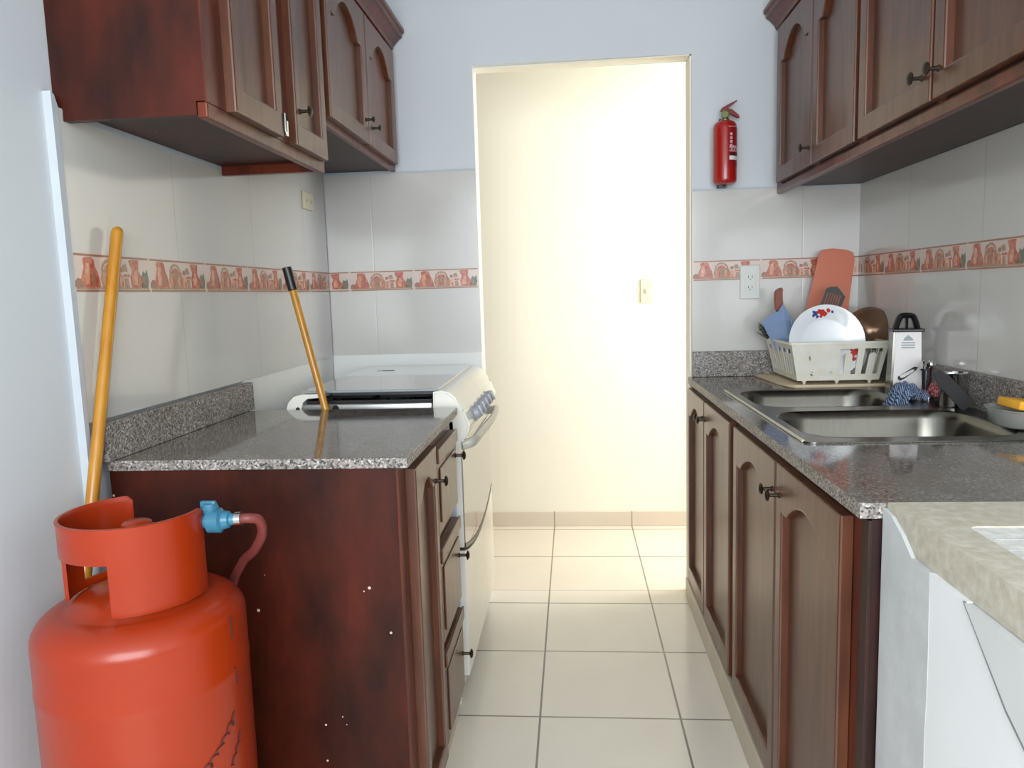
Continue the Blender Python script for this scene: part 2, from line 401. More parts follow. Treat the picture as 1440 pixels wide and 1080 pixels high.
# decorated border strips
b_base = mat('border_ivory', hexc(208,190,180), .22, noise=.04, nscale=30)
b_line = mat('border_brown', hexc(150,108,88), .3); b_red = mat('border_red', hexc(168,78,60), .25, nscale=90, col2=hexc(196,122,98))
b_olive = mat('border_olive', hexc(142,118,92), .3, nscale=120, col2=hexc(184,142,118)); b_org = mat('border_orange', hexc(200,132,100), .25, nscale=90, col2=hexc(218,168,144))
b_green = mat('border_green', hexc(100,108,96), .3)
border_mats = [b_base, b_line, b_red, b_olive, b_org, b_green]
def motif(bm, fn, L, u0, ua, ub, v0, V):
    """one decorated tile: jug, handled basket, small jars, tall jug with leaves; clipped to ua..ub"""
    def P(poly, mi, t=.0006):
        pp = [(u0+a*L, v0+b*V) for a, b in poly]
        if min(p[0] for p in pp) < ua or max(p[0] for p in pp) > ub: return
        prism(bm, pp, fn, -.0001, t, mi)
    jug = [(.03,.13),(.04,.22),(.08,.34),(.10,.5),(.12,.66),(.11,.84),(.14,.90),(.21,.90),(.24,.84),(.25,.66),(.28,.5),(.30,.3),(.31,.13)]
    P(jug, 2)
    P([(.13,.2),(.12,.45),(.14,.74),(.18,.74),(.18,.45),(.17,.2)], 4, .0009); P([(.21,.2),(.21,.5),(.22,.6),(.235,.5),(.25,.2)], 1, .0009)
    P([(.005,.13),(.01,.28),(.04,.36),(.07,.34),(.10,.13)], 1, .0009)
    P([(.33,.13),(.31,.36),(.33,.58),(.52,.60),(.56,.42),(.55,.13)], 3)
    for q in range(5): P([(.345+.042*q,.18),(.34+.042*q,.34),(.35+.042*q,.50),(.367+.042*q,.50),(.370+.042*q,.18)], (4, 2, 1)[q % 3], .0009)
    arc = [(.425+.100*math.cos(PI*k/8), .58+.30*math.sin(PI*k/8)) for k in range(9)]
    arc += [(.425+.075*math.cos(PI-PI*k/8), .58+.21*math.sin(PI-PI*k/8)) for k in range(9)]
    P(arc, 3)
    P([(.36,.58),(.38,.70),(.42,.74),(.47,.70),(.49,.58)], 2, .0009)
    P([(.555,.13),(.56,.40),(.58,.52),(.61,.44),(.62,.13)], 4, .0010); P([(.63,.13),(.63,.38),(.68,.40),(.69,.13)], 3)
    P([(.55,.54),(.56,.68),(.60,.68),(.60,.54)], 1); P([(.61,.56),(.61,.74),(.66,.78),(.68,.56)], 3); P([(.62,.42),(.62,.50),(.70,.50),(.70,.42)], 2)
    P([(.58,.16),(.58,.30),(.60,.30),(.60,.16)], 2, .0012)
    P([(.72,.13),(.71,.42),(.74,.60),(.70,.86),(.73,.90),(.84,.90),(.83,.60),(.87,.42),(.88,.13)], 2)
    P([(.75,.2),(.745,.4),(.77,.6),(.80,.6),(.81,.4),(.80,.2)], 4, .0009)
    P([(.87,.13),(.87,.36),(.90,.60),(.93,.52),(.96,.64),(.975,.34),(.96,.13)], 5); P([(.86,.30),(.88,.48),(.92,.40),(.93,.2)], 1, .0009)
    P([(.02,.085),(.02,.13),(.97,.13),(.97,.085)], 3)
def border(name, fn, ua, ub, first, L, v0=1.2391, V=.0756):
    bm = bmesh.new()
    prism(bm, [(ua, v0), (ub, v0), (ub, v0+V), (ua, v0+V)], fn, -.008, 0, 0)
    k = first
    while k < ub:
        a, b = max(k+.004, ua), min(k+L-.004, ub)
        if b > a:
            for z in (v0+.001, v0+V-.006): prism(bm, [(a, z), (b, z), (b, z+.004), (a, z+.004)], fn, -.0001, .0006, 1)
            motif(bm, fn, L, k, ua, ub, v0, V)
        k += L
    o = struct(name, bm, border_mats); return o
border('trim_11', lambda a, b, t: Vector((XL+t, a, b)), 1.353, 2.842, 1.353, .256)
border('trim_12', lambda a, b, t: Vector((a, YB-t, b)), XL, -.3506, -.848-.25, .249)
border('trim_13', lambda a, b, t: Vector((a, YBR-t, b)), .4472, XR, .449, .25)
border('trim_15', lambda a, b, t: Vector((XR-t, -a, b)), -YBR, -.25, -2.915, .266)

# ---------------------------------------------------------------- doors, drawers and knobs of cabinets
def make_door(parent, xf, sgn, y0, y1, z0, z1, st=.04, rail=.06, thick=.024, arch=.05, name='door', m=None, pm=None, depth=.019, bottom=None):
    """framed door in the plane x = xf (its outer face), facing sgn; y0 < y1; arched recessed panel"""
    m = m or wood_door; pm = pm or wood_door
    bm = bmesh.new(); xo = xf; xi = xf - sgn*thick
    rb = bottom or rail
    iy0, iy1, iz0 = y0+st, y1-st, z0+rb
    zs = z1-rail-arch                                   # spring line
    w_ = iy1-iy0; pts = []
    n = 14; sh = .12*w_ if arch else 0
    for k in range(n+1):
        t = k/n; yy = iy1-sh-(w_-2*sh)*t
        pts.append((yy, zs+arch*math.sin(PI*t)**.8 if 0 < t < 1 else zs))
    inner = [(iy0, iz0), (iy1, iz0), (iy1, zs)] + pts + [(iy0, zs)]
    if not arch: inner = [(iy0, iz0), (iy1, iz0), (iy1, z1-rail), (iy0, z1-rail)]
    V = {}
    def v(y, z):
        k = (round(y, 5), round(z, 5))
        if k not in V: V[k] = bm.verts.new((xo, y, z))
        return V[k]
    def q(*ps):
        vs_ = []
        for p in ps:
            x = v(*p)
            if x not in vs_: vs_.append(x)
        if len(vs_) > 2: return bm.faces.new(vs_)
    if arch:
        q((y0,z0),(y1,z0),(iy1,iz0),(iy0,iz0)); q((y1,z0),(y1,zs),(iy1,zs),(iy1,iz0)); q((y0,zs),(y0,z0),(iy0,iz0),(iy0,zs))
        top = [(iy1, zs)] + pts + [(iy0, zs)]
        q((y1,zs),(y1,z1),(iy1,z1),(iy1,zs)); q((iy0,zs),(iy0,z1),(y0,z1),(y0,zs))
        for a, b in zip(top, top[1:]):
            if abs(a[0]-b[0]) < 1e-7: continue
            q(a, (a[0], z1), (b[0], z1), b)
    else:
        zt = z1-rail
        q((y0,z0),(y1,z0),(iy1,iz0),(iy0,iz0)); q((y1,z0),(y1,z1),(iy1,zt),(iy1,iz0)); q((y1,z1),(y0,z1),(iy0,zt),(iy1,zt)); q((y0,z1),(y0,z0),(iy0,iz0),(iy0,zt))
    front = list(bm.faces)
    ex = bmesh.ops.extrude_face_region(bm, geom=front)
    nv = [g for g in ex['geom'] if isinstance(g, bmesh.types.BMVert)]
    bmesh.ops.translate(bm, verts=nv, vec=(-sgn*thick, 0, 0))
    bmesh.ops.recalc_face_normals(bm, faces=bm.faces)
    es = [e for e in bm.edges if len(e.link_faces) == 2 and all(abs(x.co.x-xo) < 1e-5 for x in e.verts) and e.calc_face_angle() > .5]
    bmesh.ops.bevel(bm, geom=es, offset=.004, segments=2, affect='EDGES', profile=.6)
    d = obj(name, bm, m, parent)
    xp = xf-sgn*depth
    obj('panel', B(min(xp, xp-sgn*.004), max(xp, xp-sgn*.004), iy0-.004, iy1+.004, iz0-.004, z1-rail+.004), pm, d)
    return d
def knob(parent, x, sgn, y, z, name='knob', r=.012):
    bm = bmesh.new()
    lathe(bm, [(0, -.002), (.007, -.002), (.007, .001), (.0042, .004), (.0038, .019), (.006, .021), (r, .0225), (r+.001, .025), (r*.75, .0285), (0, .030)], (x, y, z), 'x' if sgn > 0 else '-x', n=16)
    return obj(name, bm, knob_m, parent, smooth=True)

# ---------------------------------------------------------------- left base cabinet
t = thing('base_cabinet', 'red-brown base cabinet with dark speckled end panel, one door and three drawers', 'cabinet', (-.64, 1.70, 0))
bm = bmesh.new()
box(bm, -.925, -.348, 1.985, 2.012, .09, .885); box(bm, -.925, -.348, 1.42, 1.985, .09, .11)
box(bm, -.925, -.915, 1.42, 1.985, .11, .885)
obj('carcass', bm, wood_dark, t)
bm = bmesh.new()
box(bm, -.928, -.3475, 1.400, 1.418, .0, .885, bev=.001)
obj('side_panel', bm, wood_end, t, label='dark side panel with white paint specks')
bm = bmesh.new()                                        # face frame
for a in ((1.4, 1.462), (1.693, 1.704), (1.985, 2.012)): box(bm, -.3475, -.343, a[0], a[1], .12, .845)
box(bm, -.3475, -.3432, 1.4, 2.012, .845, .885); box(bm, -.3475, -.3432, 1.4, 2.012, .085, .12)
for z in (.627, .372): box(bm, -.3475, -.3432, 1.70, 2.0, z-.025, z+.02)
obj('face_frame', bm, wood, t)
obj('kick_board', B(-.372, -.352, 1.42, 2.012, 0, .09), kick_m, t, label='cream tiled plinth')
d = make_door(t, -.322, 1, 1.462, 1.694, .095, .868, st=.036, rail=.05, arch=.035, thick=.021, depth=.017)
knob(d, -.322, 1, 1.672, .79)
for z0, z1, zk in ((.648, .855, .79), (.378, .612, .515), (.118, .352, .235)):
    bm = bmesh.new()
    box(bm, -.343, -.324, 1.703, 1.992, z0, z1-.004, bev=.002)
    box(bm, -.324, -.318, 1.703, 1.992, z1-.034, z1, bev=.0025)           # raised lip along the top
    box(bm, -.324, -.320, 1.728, 1.967, z0+.025, z1-.05, bev=.002)
    dr = obj('drawer', bm, wood_door, t)
    knob(dr, -.320, 1, 1.945, zk)
# worktop with splash
t = thing('granite_worktop', 'polished grey granite worktop over the left cabinet, beside the stove', 'countertop', (-.63, 1.71, .886))
bm = bmesh.new(); box(bm, -.928, -.322, 1.392, 2.026, .886, .907, bev=.002)
for f in bm.faces:
    n = f.normal
    if abs(n.z) < .8: f.material_index = 1
bm.normal_update()
for f in bm.faces: f.material_index = 1 if abs(f.normal.z) < .7 else 0
obj('slab', bm, [gran, gran_raw], t)
obj('splashback', B(-.9285, -.911, 1.376, 2.06, .9075, .985, bev=.0015), gran_raw, t)

# ---------------------------------------------------------------- stove
t = thing('stove', 'white gas stove with closed glass lid behind the left worktop', 'stove', (-.58, 2.44, 0))
SY0, SY1 = 2.075, 2.80
bm = bmesh.new()
box(bm, -.80, -.342, SY0, SY0+.02, .05, .86, bev=.002); box(bm, -.80, -.342, SY1-.02, SY1, .05, .86, bev=.002)
box(bm, -.80, -.79, SY0+.02, SY1-.02, .05, .86); box(bm, -.79, -.345, SY0+.02, SY1-.02, .05, .07)
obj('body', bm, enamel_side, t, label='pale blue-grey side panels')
# oven door and lower drawer with a bowed split
def bow(y, zm=.43, rise=.055):
    u = (y-(SY0+SY1)/2)/((SY1-SY0)/2); return zm+rise*u*u
n = 20; ys = [SY0+.004+(SY1-SY0-.008)*k/n for k in range(n+1)]
XO = -.325
od = bmesh.new(); prism(od, [(y, bow(y)+.006) for y in ys]+[(ys[-1], .80), (ys[0], .80)], lambda a, b, q_: Vector((q_, a, b)), -.345, XO)
door = obj('oven_door', od, enamel, t)
gw = bmesh.new(); ysg = [SY0+.012+(SY1-SY0-.024)*k/n for k in range(n+1)]
prism(gw, [(y, bow(y)+.02) for y in ysg]+[(ysg[-1], .765), (ysg[0], .765)], lambda a, b, q_: Vector((q_, a, b)), XO, XO+.003)
obj('glass', gw, oven_glass, door)
bb_ = bmesh.new(); prism(bb_, [(y, bow(y)+.006) for y in ysg]+[(y, bow(y)+.018) for y in ysg[::-1]], lambda a, b, q_: Vector((q_, a, b)), XO, XO+.0035)
obj('trim_strip', bb_, black, door, label='curved black strip under the oven glass')
hb = bmesh.new()
hp = spline([(XO-.001, SY0+.045, .786), (XO+.03, SY0+.06, .79), (XO+.045, SY0+.15, .798), (XO+.054, (SY0+SY1)/2, .80), (XO+.045, SY1-.15, .798), (XO+.03, SY1-.06, .79), (XO-.001, SY1-.045, .786)], 8)
for a, b in ((0, 0),): tube(hb, hp, .009, 10)
for v_ in hb.verts: v_.co.z = .79+(v_.co.z-.79)*1.7
obj('handle', hb, mat('door_handle_grey', hexc(190,188,178), .3), door, smooth=True)
dw = bmesh.new(); prism(dw, [(ys[0], .10), (ys[-1], .10)]+[(y, bow(y)-.004) for y in ys[::-1]], lambda a, b, q_: Vector((q_, a, b)), -.345, XO+.002)
obj('drawer', dw, enamel, t)
# control panel: rounded sloping fascia
cp = bmesh.new()
prof = [(-.40, .86), (-.345, .80), (-.318, .80), (-.300, .83), (-.296, .85), (-.312, .888), (-.318, .892), (-.324, .905), (-.334, .925), (-.35, .940), (-.372, .947), (-.398, .944)]
prism(cp, prof, lambda a, b, q_: Vector((a, q_, b)), SY0, SY1)
bmesh.ops.bevel(cp, geom=[e for e in cp.edges if all(abs(v_.co.y-SY0) < 1e-5 for v_ in e.verts) or all(abs(v_.co.y-SY1) < 1e-5 for v_ in e.verts)], offset=.006, segments=3, affect='EDGES')
panel = obj('control_panel', cp, enamel, t, smooth=True)
for k in range(5):
    y = SY0+.13+k*.085
    kb = bmesh.new()
    lathe(kb, [(0, 0), (.025, 0), (.026, .004), (.020, .008), (.019, .021), (.015, .025), (0, .025)], (0, 0, 0), 'x', n=20)
    box(kb, .006, .030, -.004, .004, -.017, .017, bev=.002)
    M_ = Matrix.Translation((-.304, y, .860)) @ Matrix.Rotation(-.4, 4, 'Y')
    bmesh.ops.transform(kb, matrix=M_, verts=kb.verts)
    obj('knob', kb, grey_pl, panel, smooth=True)
# cooktop tray, rails, burners, grates, lid
ct = bmesh.new(); box(ct, -.79, -.40, SY0+.02, SY1-.02, .862, .878, bev=.002)
obj('cooktop', ct, mat('cooktop_dark', hexc(60,60,60), .3, metal=.6), t)
rail_m = mat('rail_metal', hexc(186,188,186), .28, metal=.8)
for ya, yb, xa, xb in ((SY0, SY0+.014, -.779, -.4005), (SY1-.014, SY1, -.779, -.405)): obj('side_rail', B(xa, xb, ya, yb, .862, .915, bev=.005, seg=3), rail_m, t, smooth=True, label='metal rail along the cooktop edge')
rc = bmesh.new()
prism(rc, [(-.825,.86),(-.825,.895),(-.818,.92),(-.80,.938),(-.775,.944),(-.715,.945),(-.715,.934),(-.76,.932),(-.775,.92),(-.780,.90),(-.780,.86)], lambda a, b, q_: Vector((a, q_, b)), SY0-.002, SY1)
obj('rear_corner', rc, enamel, t, label='white rounded rear edge holding the lid hinge')
for sx_, sr_, sy_ in ((-.790, .005, SY0-.0022), (-.68, .009, SY0)):
    scr = bmesh.new(); lathe(scr, [(0, .003), (sr_, .003), (sr_+.001, 0)], (sx_, sy_, .902), '-y', n=14); obj('screw', scr, black, t, smooth=True)
for bx in (-.68, -.50):
    for k, by in enumerate((SY0+.17, SY0+.37, SY0+.57)):
        if bx == -.68 and k == 1: continue
        bb2 = bmesh.new(); lathe(bb2, [(.05, .878), (.048, .884), (.036, .886), (.034, .896), (.028, .900), (0, .901)], (bx, by, 0), 'z', n=24)
        obj('burner', bb2, steel_shiny, t, smooth=True)
for by0, by1 in ((SY0+.03, SY0+.25), (SY0+.26, SY0+.47), (SY0+.48, SY0+.70)):
    g = bmesh.new()
    for y in (by0, (by0+by1)/2, by1): box(g, -.77, -.41, y-.004, y+.004, .913, .921)
    for x in (-.77, -.59, -.41): box(g, x-.004, x+.004, by0, by1, .913, .921)
    for x in (-.765, -.59, -.415):
        for y in (by0+.003, by1-.003): box(g, x-.003, x+.003, y-.003, y+.003, .878, .913)
    obj('grate', g, black_iron, t)
lid = bmesh.new(); box(lid, -.78, -.383, SY0+.008, SY1-.01, .9455, .9525, bev=.002)
lo_ = obj('lid', lid, lid_glass, t, label='glossy grey glass lid, closed')
lb = bmesh.new(); box(lb, -.69, -.40, SY0+.006, SY0+.016, .9385, .9455)
obj('edge_seal', lb, black, lo_)
lb = bmesh.new(); box(lb, -.70, -.64, 2.62, 2.625, .9525, .9531); box(lb, -.685, -.64, 2.64, 2.646, .9525, .9531)
obj('printed_mark', lb, slot_m, lo_)
for x in (-.37, -.77):
    for y in (SY0+.03, SY1-.03):
        f_ = bmesh.new(); lathe(f_, [(0, 0), (.018, 0), (.018, .012), (.011, .018), (.011, .05), (0, .05)], (x, y, 0), 'z', n=16)
        obj('foot', f_, enamel if x > -.5 else black, t, smooth=True)

# ---------------------------------------------------------------- right base cabinet
t = thing('base_cabinet', 'long wooden base cabinet under the sink worktop, four arched doors', 'cabinet', (.75, 2.03, 0))
bm = bmesh.new()
box(bm, .453, 1.04, 1.166, 1.184, .0, .851); box(bm, .453, 1.04, 2.862, 2.88, .08, .851)
box(bm, .47, 1.04, 1.184, 2.862, .08, .098); box(bm, 1.025, 1.04, 1.184, 2.862, .098, .851)
obj('carcass', bm, wood_dark, t)
bm = bmesh.new()
for a in ((1.166, 1.232), (1.612, 1.632), (2.05, 2.108), (2.505, 2.525), (2.872, 2.882)): box(bm, .450, .453, a[0], a[1], .085, .851)
box(bm, .4504, .4535, 1.166, 2.882, .80, .851); box(bm, .4504, .4535, 1.166, 2.882, .085, .11)
obj('face_frame', bm, wood, t)
obj('end_post', B(.446, .4525, 1.158, 1.186, .0, .851, bev=.001), wood_dark, t, label='near-black end edge of the cabinet')
obj('kick_board', B(.424, .444, 1.20, 2.90, 0, .082, bev=.002), kick_m, t, label='cream tiled plinth')
for y0, y1, yk in ((1.228, 1.617, 1.595), (1.627, 2.052, 1.648), (2.110, 2.511, 2.49), (2.521, 2.882, 2.543)):
    d = make_door(t, .428, -1, y0, y1, .092, .838, st=.042, rail=.055, arch=.045, thick=.021, depth=.018)
    knob(d, .428, -1, yk, .772 if y0 < 2 else .78)
t = thing('granite_worktop', 'polished grey granite worktop carrying the double sink', 'countertop', (.75, 2.0, .855))
SK = (.484, 1.036, 1.60, 2.475)                     # sink outline
bm = bmesh.new()
holed(bm, [[(.432, 1.157), (XR, 1.157), (XR, 2.883), (.432, 2.883)], [(SK[0]+.012, SK[2]+.012), (SK[1]-.012, SK[2]+.012), (SK[1]-.012, SK[3]-.012), (SK[0]+.012, SK[3]-.012)]], .855, .88)
bmesh.ops.recalc_face_normals(bm, faces=bm.faces); bm.normal_update()
for f in bm.faces: f.material_index = 1 if abs(f.normal.z) < .7 else 0
obj('slab', bm, [gran, gran_raw], t)
bm = bmesh.new(); box(bm, .4472, XR-.02, 2.862, 2.884, .8805, .975, bev=.002); box(bm, 1.029, XR-.0005, 1.157, 2.884, .8805, .975, bev=.002)
obj('splashback', bm, gran_raw, t)
# sink
t = thing('kitchen_sink', 'stainless steel double bowl sink set into the right worktop', 'sink', (.76, 2.04, .72))
b1 = (.508, .928, 2.075, 2.425); b2 = (.508, .972, 1.645, 2.005)
outer = rrect(SK[0], SK[1], SK[2], SK[3], .02)
bm = bmesh.new()
holed(bm, [outer, rrect(*b1, .085, 8), rrect(*b2, .085, 8)], .8805, .884)
obj('rim', bm, steel, t)
for b in (b1, b2):
    bm = bmesh.new(); rings = []
    cx, cy = (b[0]+b[1])/2, (b[2]+b[3])/2
    for off, z in ((0, .884), (.004, .880), (.012, .862), (.022, .76), (.03, .735), (.055, .72), (.12, .716)):
        r_ = max(.02, .085-off*.4)
        rings.append([bm.verts.new((x, y, z)) for x, y in rrect(b[0]+off, b[1]-off, b[2]+off, b[3]-off, r_, 8)])
    for a, c_ in zip(rings, rings[1:]):
        for k in range(len(a)): bm.faces.new((a[k], a[(k+1) % len(a)], c_[(k+1) % len(a)], c_[k]))
    bm.faces.new(rings[-1])
    o = obj('bowl', bm, steel, t, smooth=True, angle=math.radians(60))
    md = o.modifiers.new('s', 'SOLIDIFY'); md.thickness = .0012; md.offset = 0
    dd = bmesh.new(); lathe(dd, [(.032, .7165), (.030, .7185), (.012, .7178), (0, .7175)], (cx, cy, 0), 'z', n=20)
    obj('drain', dd, steel_shiny, o, smooth=True)
bm = bmesh.new(); box(bm, SK[0]-.003, SK[0]+.004, SK[2]+.02, SK[3]-.02, .8803, .8855, bev=.0015)
obj('front_lip', bm, mat('pale_sealant', hexc(214,206,188), .35), t, label='pale sealed lip along the aisle side')

# ---------------------------------------------------------------- concrete laundry basin
t = thing('laundry_basin', 'rough pale concrete laundry basin adjoining the near end of the granite worktop', 'laundry sink', (.76, .72, .62))
bm = bmesh.new(); holed(bm, [[(.472, .22), (XR, .22), (XR, 1.1555), (.472, 1.1555)], rrect(.529, .99, .36, 1.037, .012, 3)], .829, .881)
obj('rim', bm, concrete, t)
bm = bmesh.new()
prism(bm, [(1.037, .879), (1.037, .83), (.93, .79), (.5, .70), (.35, .70), (.35, .72), (.5, .76), (.80, .862)], lambda a, b, q_: Vector((q_, a, b)), .522, .995)
for k in range(14):
    y = 1.0-k*.035; z = .876-(1.037-y)*.072 if y > .8 else .860-(.80-y)*.34
    box(bm, .535, .985, y-.006, y+.006, z-.006, z+.003, bev=.002)
obj('washboard', bm, stone_in, t, label='white stone washboard slope')
bm = bmesh.new()
prism(bm, [(.905, .828), (.81, .747), (.62, .63), (.34, .60), (.24, .60), (.24, .828)], lambda a, b, q_: Vector((q_, a, b)), .462, .5215)
obj('tub_side', bm, mat('tub_grey', hexc(212,214,214), .55, noise=.05, nscale=8), t, label='grey-white sloping outer side of the tub')
bm = bmesh.new(); tube(bm, [(.463, .908, .829), (.463, .862, .789), (.463, .812, .745), (.463, .62, .627)], .0016, 6)
obj('joint_line', bm, mat('dark_joint', hexc(120,122,122), .8), t)
bm = bmesh.new()
prism(bm, [(1.0, 0), (1.0, .829), (.907, .829), (.812, .745), (.62, .628), (.34, .598), (.28, .598), (.28, 0)], lambda a, b, q_: Vector((q_, a, b)), .466, .5215)
struct('wall_basin_support', bm, mat('bright_whitewash', hexc(240,243,244), .5, noise=.03, nscale=5))
bm = bmesh.new()
ed = [(1.0, .829*k/14) for k in range(15)]
prism(bm, ed+[(1.055, .829), (1.09, .852), (1.125, .868), (1.156, .872), (1.156, .5), (1.156, 0)], lambda a, b, q_: Vector((q_, a+(random.uniform(-.003, .003) if a < 1.01 and b > 0 else 0), b)), .4656, .4715)
box(bm, .4717, .515, 1.003, 1.156, 0, .828)
struct('wall_basin_pier', bm, plaster)

# ---------------------------------------------------------------- wall cabinets
def crown(bm, xf, sgn, y0, y1, z0=2.105):
    pr = [(0, 0), (.006, 0), (.010, .008), (.016, .010), (.020, .022), (.040, .044), (.050, .049), (.052, .062), (.060, .066), (.060, .078), (0, .078)]
    prism(bm, [(xf+sgn*a, z0+b) for a, b in pr], lambda a, b, q_: Vector((a, q_, b)), y0, y1)
# left, near unit
t = thing('wall_cabinet', 'near left wall cabinet hanging above the granite worktop, broad dark side panel', 'cabinet', (-.79, 1.69, 1.55), group=None)
bm = bmesh.new()
box(bm, -.928, -.6725, 1.363, 1.381, 1.552, 2.18); box(bm, -.6725, -.655, 1.363, 1.381, 1.576, 2.18); box(bm, -.9445, -.928, 1.363, 1.381, 1.5755, 2.18); box(bm, -.928, -.655, 1.381, 1.997, 1.573, 1.583)
box(bm, -.928, -.655, 1.381, 1.997, 2.16, 2.18); box(bm, -.928, -.918, 1.381, 1.997, 1.583, 2.16)
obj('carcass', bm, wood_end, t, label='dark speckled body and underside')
obj('side_panel', B(-.928, -.655, 1.997, 2.015, 1.549, 2.18), wood, t)
bm = bmesh.new()
for a in ((1.363, 1.441), (1.677, 1.768), (1.984, 2.015)): box(bm, -.655, -.6515, a[0], a[1], 1.574, 2.08)
box(bm, -.672, -.652, 1.363, 2.015, 1.546, 1.575, bev=.003); box(bm, -.655, -.6525, 1.363, 2.015, 2.08, 2.18)
obj('face_frame', bm, wood, t)
d = make_door(t, -.631, 1, 1.440, 1.680, 1.573, 2.095, st=.04, rail=.05, arch=.05, thick=.021, depth=.018)
bm = bmesh.new(); box(bm, -.634, -.628, 1.686, 1.700, 1.578, 1.612, bev=.001); tube(bm, [(-.629, 1.684, 1.585), (-.629, 1.684, 1.625)], .004, 8)
obj('hinge', bm, chrome, d, label='small silver hinge')
d = make_door(t, -.631, 1, 1.764, 1.986, 1.573, 2.095, st=.04, rail=.05, arch=.05, thick=.021, depth=.018)
knob(d, -.631, 1, 1.79, 1.653)
bm = bmesh.new(); crown(bm, -.655, 1, 1.33, 2.015); obj('crown_moulding', bm, wood, t)
# left, far unit
t = thing('wall_cabinet', 'far left wall cabinet above the stove, two small arched doors', 'cabinet', (-.79, 2.43, 1.68))
bm = bmesh.new()
box(bm, -.928, -.655, 2.016, 2.034, 1.684, 2.18); box(bm, -.928, -.655, 2.83, 2.848, 1.684, 2.18)
box(bm, -.928, -.655, 2.034, 2.83, 1.684, 1.70); box(bm, -.928, -.655, 2.034, 2.83, 2.16, 2.18); box(bm, -.928, -.918, 2.034, 2.83, 1.70, 2.16)
obj('carcass', bm, wood_dark, t)
bm = bmesh.new()
for a in ((2.016, 2.045), (2.40, 2.44), (2.80, 2.848)): box(bm, -.655, -.6515, a[0], a[1], 1.699, 2.08)
box(bm, -.668, -.652, 2.016, 2.848, 1.678, 1.70, bev=.002); box(bm, -.655, -.6525, 2.016, 2.848, 2.08, 2.18)
obj('face_frame', bm, wood, t)
d = make_door(t, -.631, 1, 2.032, 2.416, 1.697, 2.095, st=.045, rail=.045, arch=.07, thick=.021, depth=.018)
knob(d, -.631, 1, 2.385, 1.765, r=.009)
d = make_door(t, -.631, 1, 2.424, 2.806, 1.697, 2.095, st=.045, rail=.045, arch=.07, thick=.021, depth=.018)
knob(d, -.631, 1, 2.462, 1.755, r=.009)
bm = bmesh.new(); crown(bm, -.655, 1, 2.016, 2.845); obj('crown_moulding', bm, wood, t)
# right
t = thing('wall_cabinet', 'wooden wall cabinet with green-bronze knobs above the sink worktop', 'cabinet', (.9, 2.0, 1.55))
bm = bmesh.new()
box(bm, .757, 1.047, 2.866, 2.884, 1.572, 2.18); box(bm, .757, 1.047, .95, .968, 1.572, 2.18)
box(bm, .757, 1.047, .968, 2.866, 1.572, 1.585); box(bm, .757, 1.047, .968, 2.866, 2.16, 2.18); box(bm, 1.037, 1.047, .968, 2.866, 1.585, 2.16)
obj('carcass', bm, wood_dark, t)
bm = bmesh.new()
for a in ((.95, .985), (1.18, 1.27), (1.63, 1.66), (2.035, 2.09), (2.40, 2.45), (2.82, 2.884)): box(bm, .7535, .757, a[0], a[1], 1.573, 2.09)
box(bm, .752, .774, .95, 2.884, 1.546, 1.574, bev=.004); box(bm, .7545, .757, .95, 2.884, 2.09, 2.18)
obj('face_frame', bm, wood, t)
for y0, y1, yk in ((2.428, 2.822, 2.452), (2.075, 2.420, None), (1.655, 2.045, 1.69), (1.235, 1.642, 1.618), (.985, 1.225, None)):
    d = make_door(t, .732, -1, y0, y1, 1.578, 2.10, st=.045, rail=.05, arch=.07, thick=.021, depth=.018)
    if yk: knob(d, .732, -1, yk, 1.632, r=.013)
bm = bmesh.new(); crown(bm, .757, -1, .95, 2.880, 2.11); obj('crown_moulding', bm, wood, t)

# ---------------------------------------------------------------- gas cylinder
CX, CY, R = -.728, 1.15, .163
t = thing('gas_cylinder', 'orange gas cylinder with cut-away collar standing at the left cabinet end', 'gas cylinder', (CX, CY, 0))
prof = [(0, .03), (.06, .032), (.12, .045), (.155, .075), (R-.002, .12), (R, .15), (R, .60), (R+.001, .604), (R+.001, .612), (R, .616), (R, .685)]
for k in range(1, 11):
    a = PI/2*k/10; prof.append((R-.055+.055*math.cos(a), .685+.045*math.sin(a)))
prof += [(.095, .742), (.07, .752), (.035, .758), (0, .760)]
bm = bmesh.new(); lathe(bm, prof, (CX, CY, 0), n=72); 
obj('body', bm, orange, t, smooth=True, angle=math.radians(60))
bm = bmesh.new(); lathe(bm, [(.135, 0), (.14, 0), (.14, .05), (.135, .06), (.135, 0)], (CX, CY, 0), n=48); obj('foot_ring', bm, orange, t, smooth=True)
# collar: a wrapped sheet with a window and an open gap at the back
RC = .108; ztop, zbot = .878, .738
def col_pt(a, z, r): return Vector((CX+r*math.cos(a), CY+r*math.sin(a), z))
bm = bmesh.new()
A0, A1 = math.radians(-238), math.radians(9)           # opening from 30 to 112 degrees, towards the back right
win = (math.radians(-158), math.radians(-80), .767, .822)
na, nz = 92, 10
def ztop_at(a):
    e = min(a-A0, A1-a); return ztop-.010*max(0, 1-e/.10)**2
grid = {}
for i in range(na+1):
    a = A0+(A1-A0)*i/na
    for sgn_w in (win[0], win[1]):
        if abs(a-sgn_w) < (A1-A0)/na/2+1e-6: a = sgn_w
    zs_ = [zbot, .752, win[2], .78, .795, .808, win[3], .85, .868, ztop_at(a)]
    for j, z in enumerate(zs_): grid[i, j] = bm.verts.new(col_pt(a, z, RC+(.0015 if j == 9 else 0)))
    grid[i, 'a'] = a
for i in range(na):
    for j in range(9):
        am = (grid[i, 'a']+grid[i+1, 'a'])/2; inw = win[0] < am < win[1] and j < 6
        # a second window opposite, towards the wall
        inw2 = math.radians(-222) < am < math.radians(-186) and 1 <= j < 5
        if inw or inw2: continue
        bm.faces.new((grid[i, j], grid[i+1, j], grid[i+1, j+1], grid[i, j+1]))
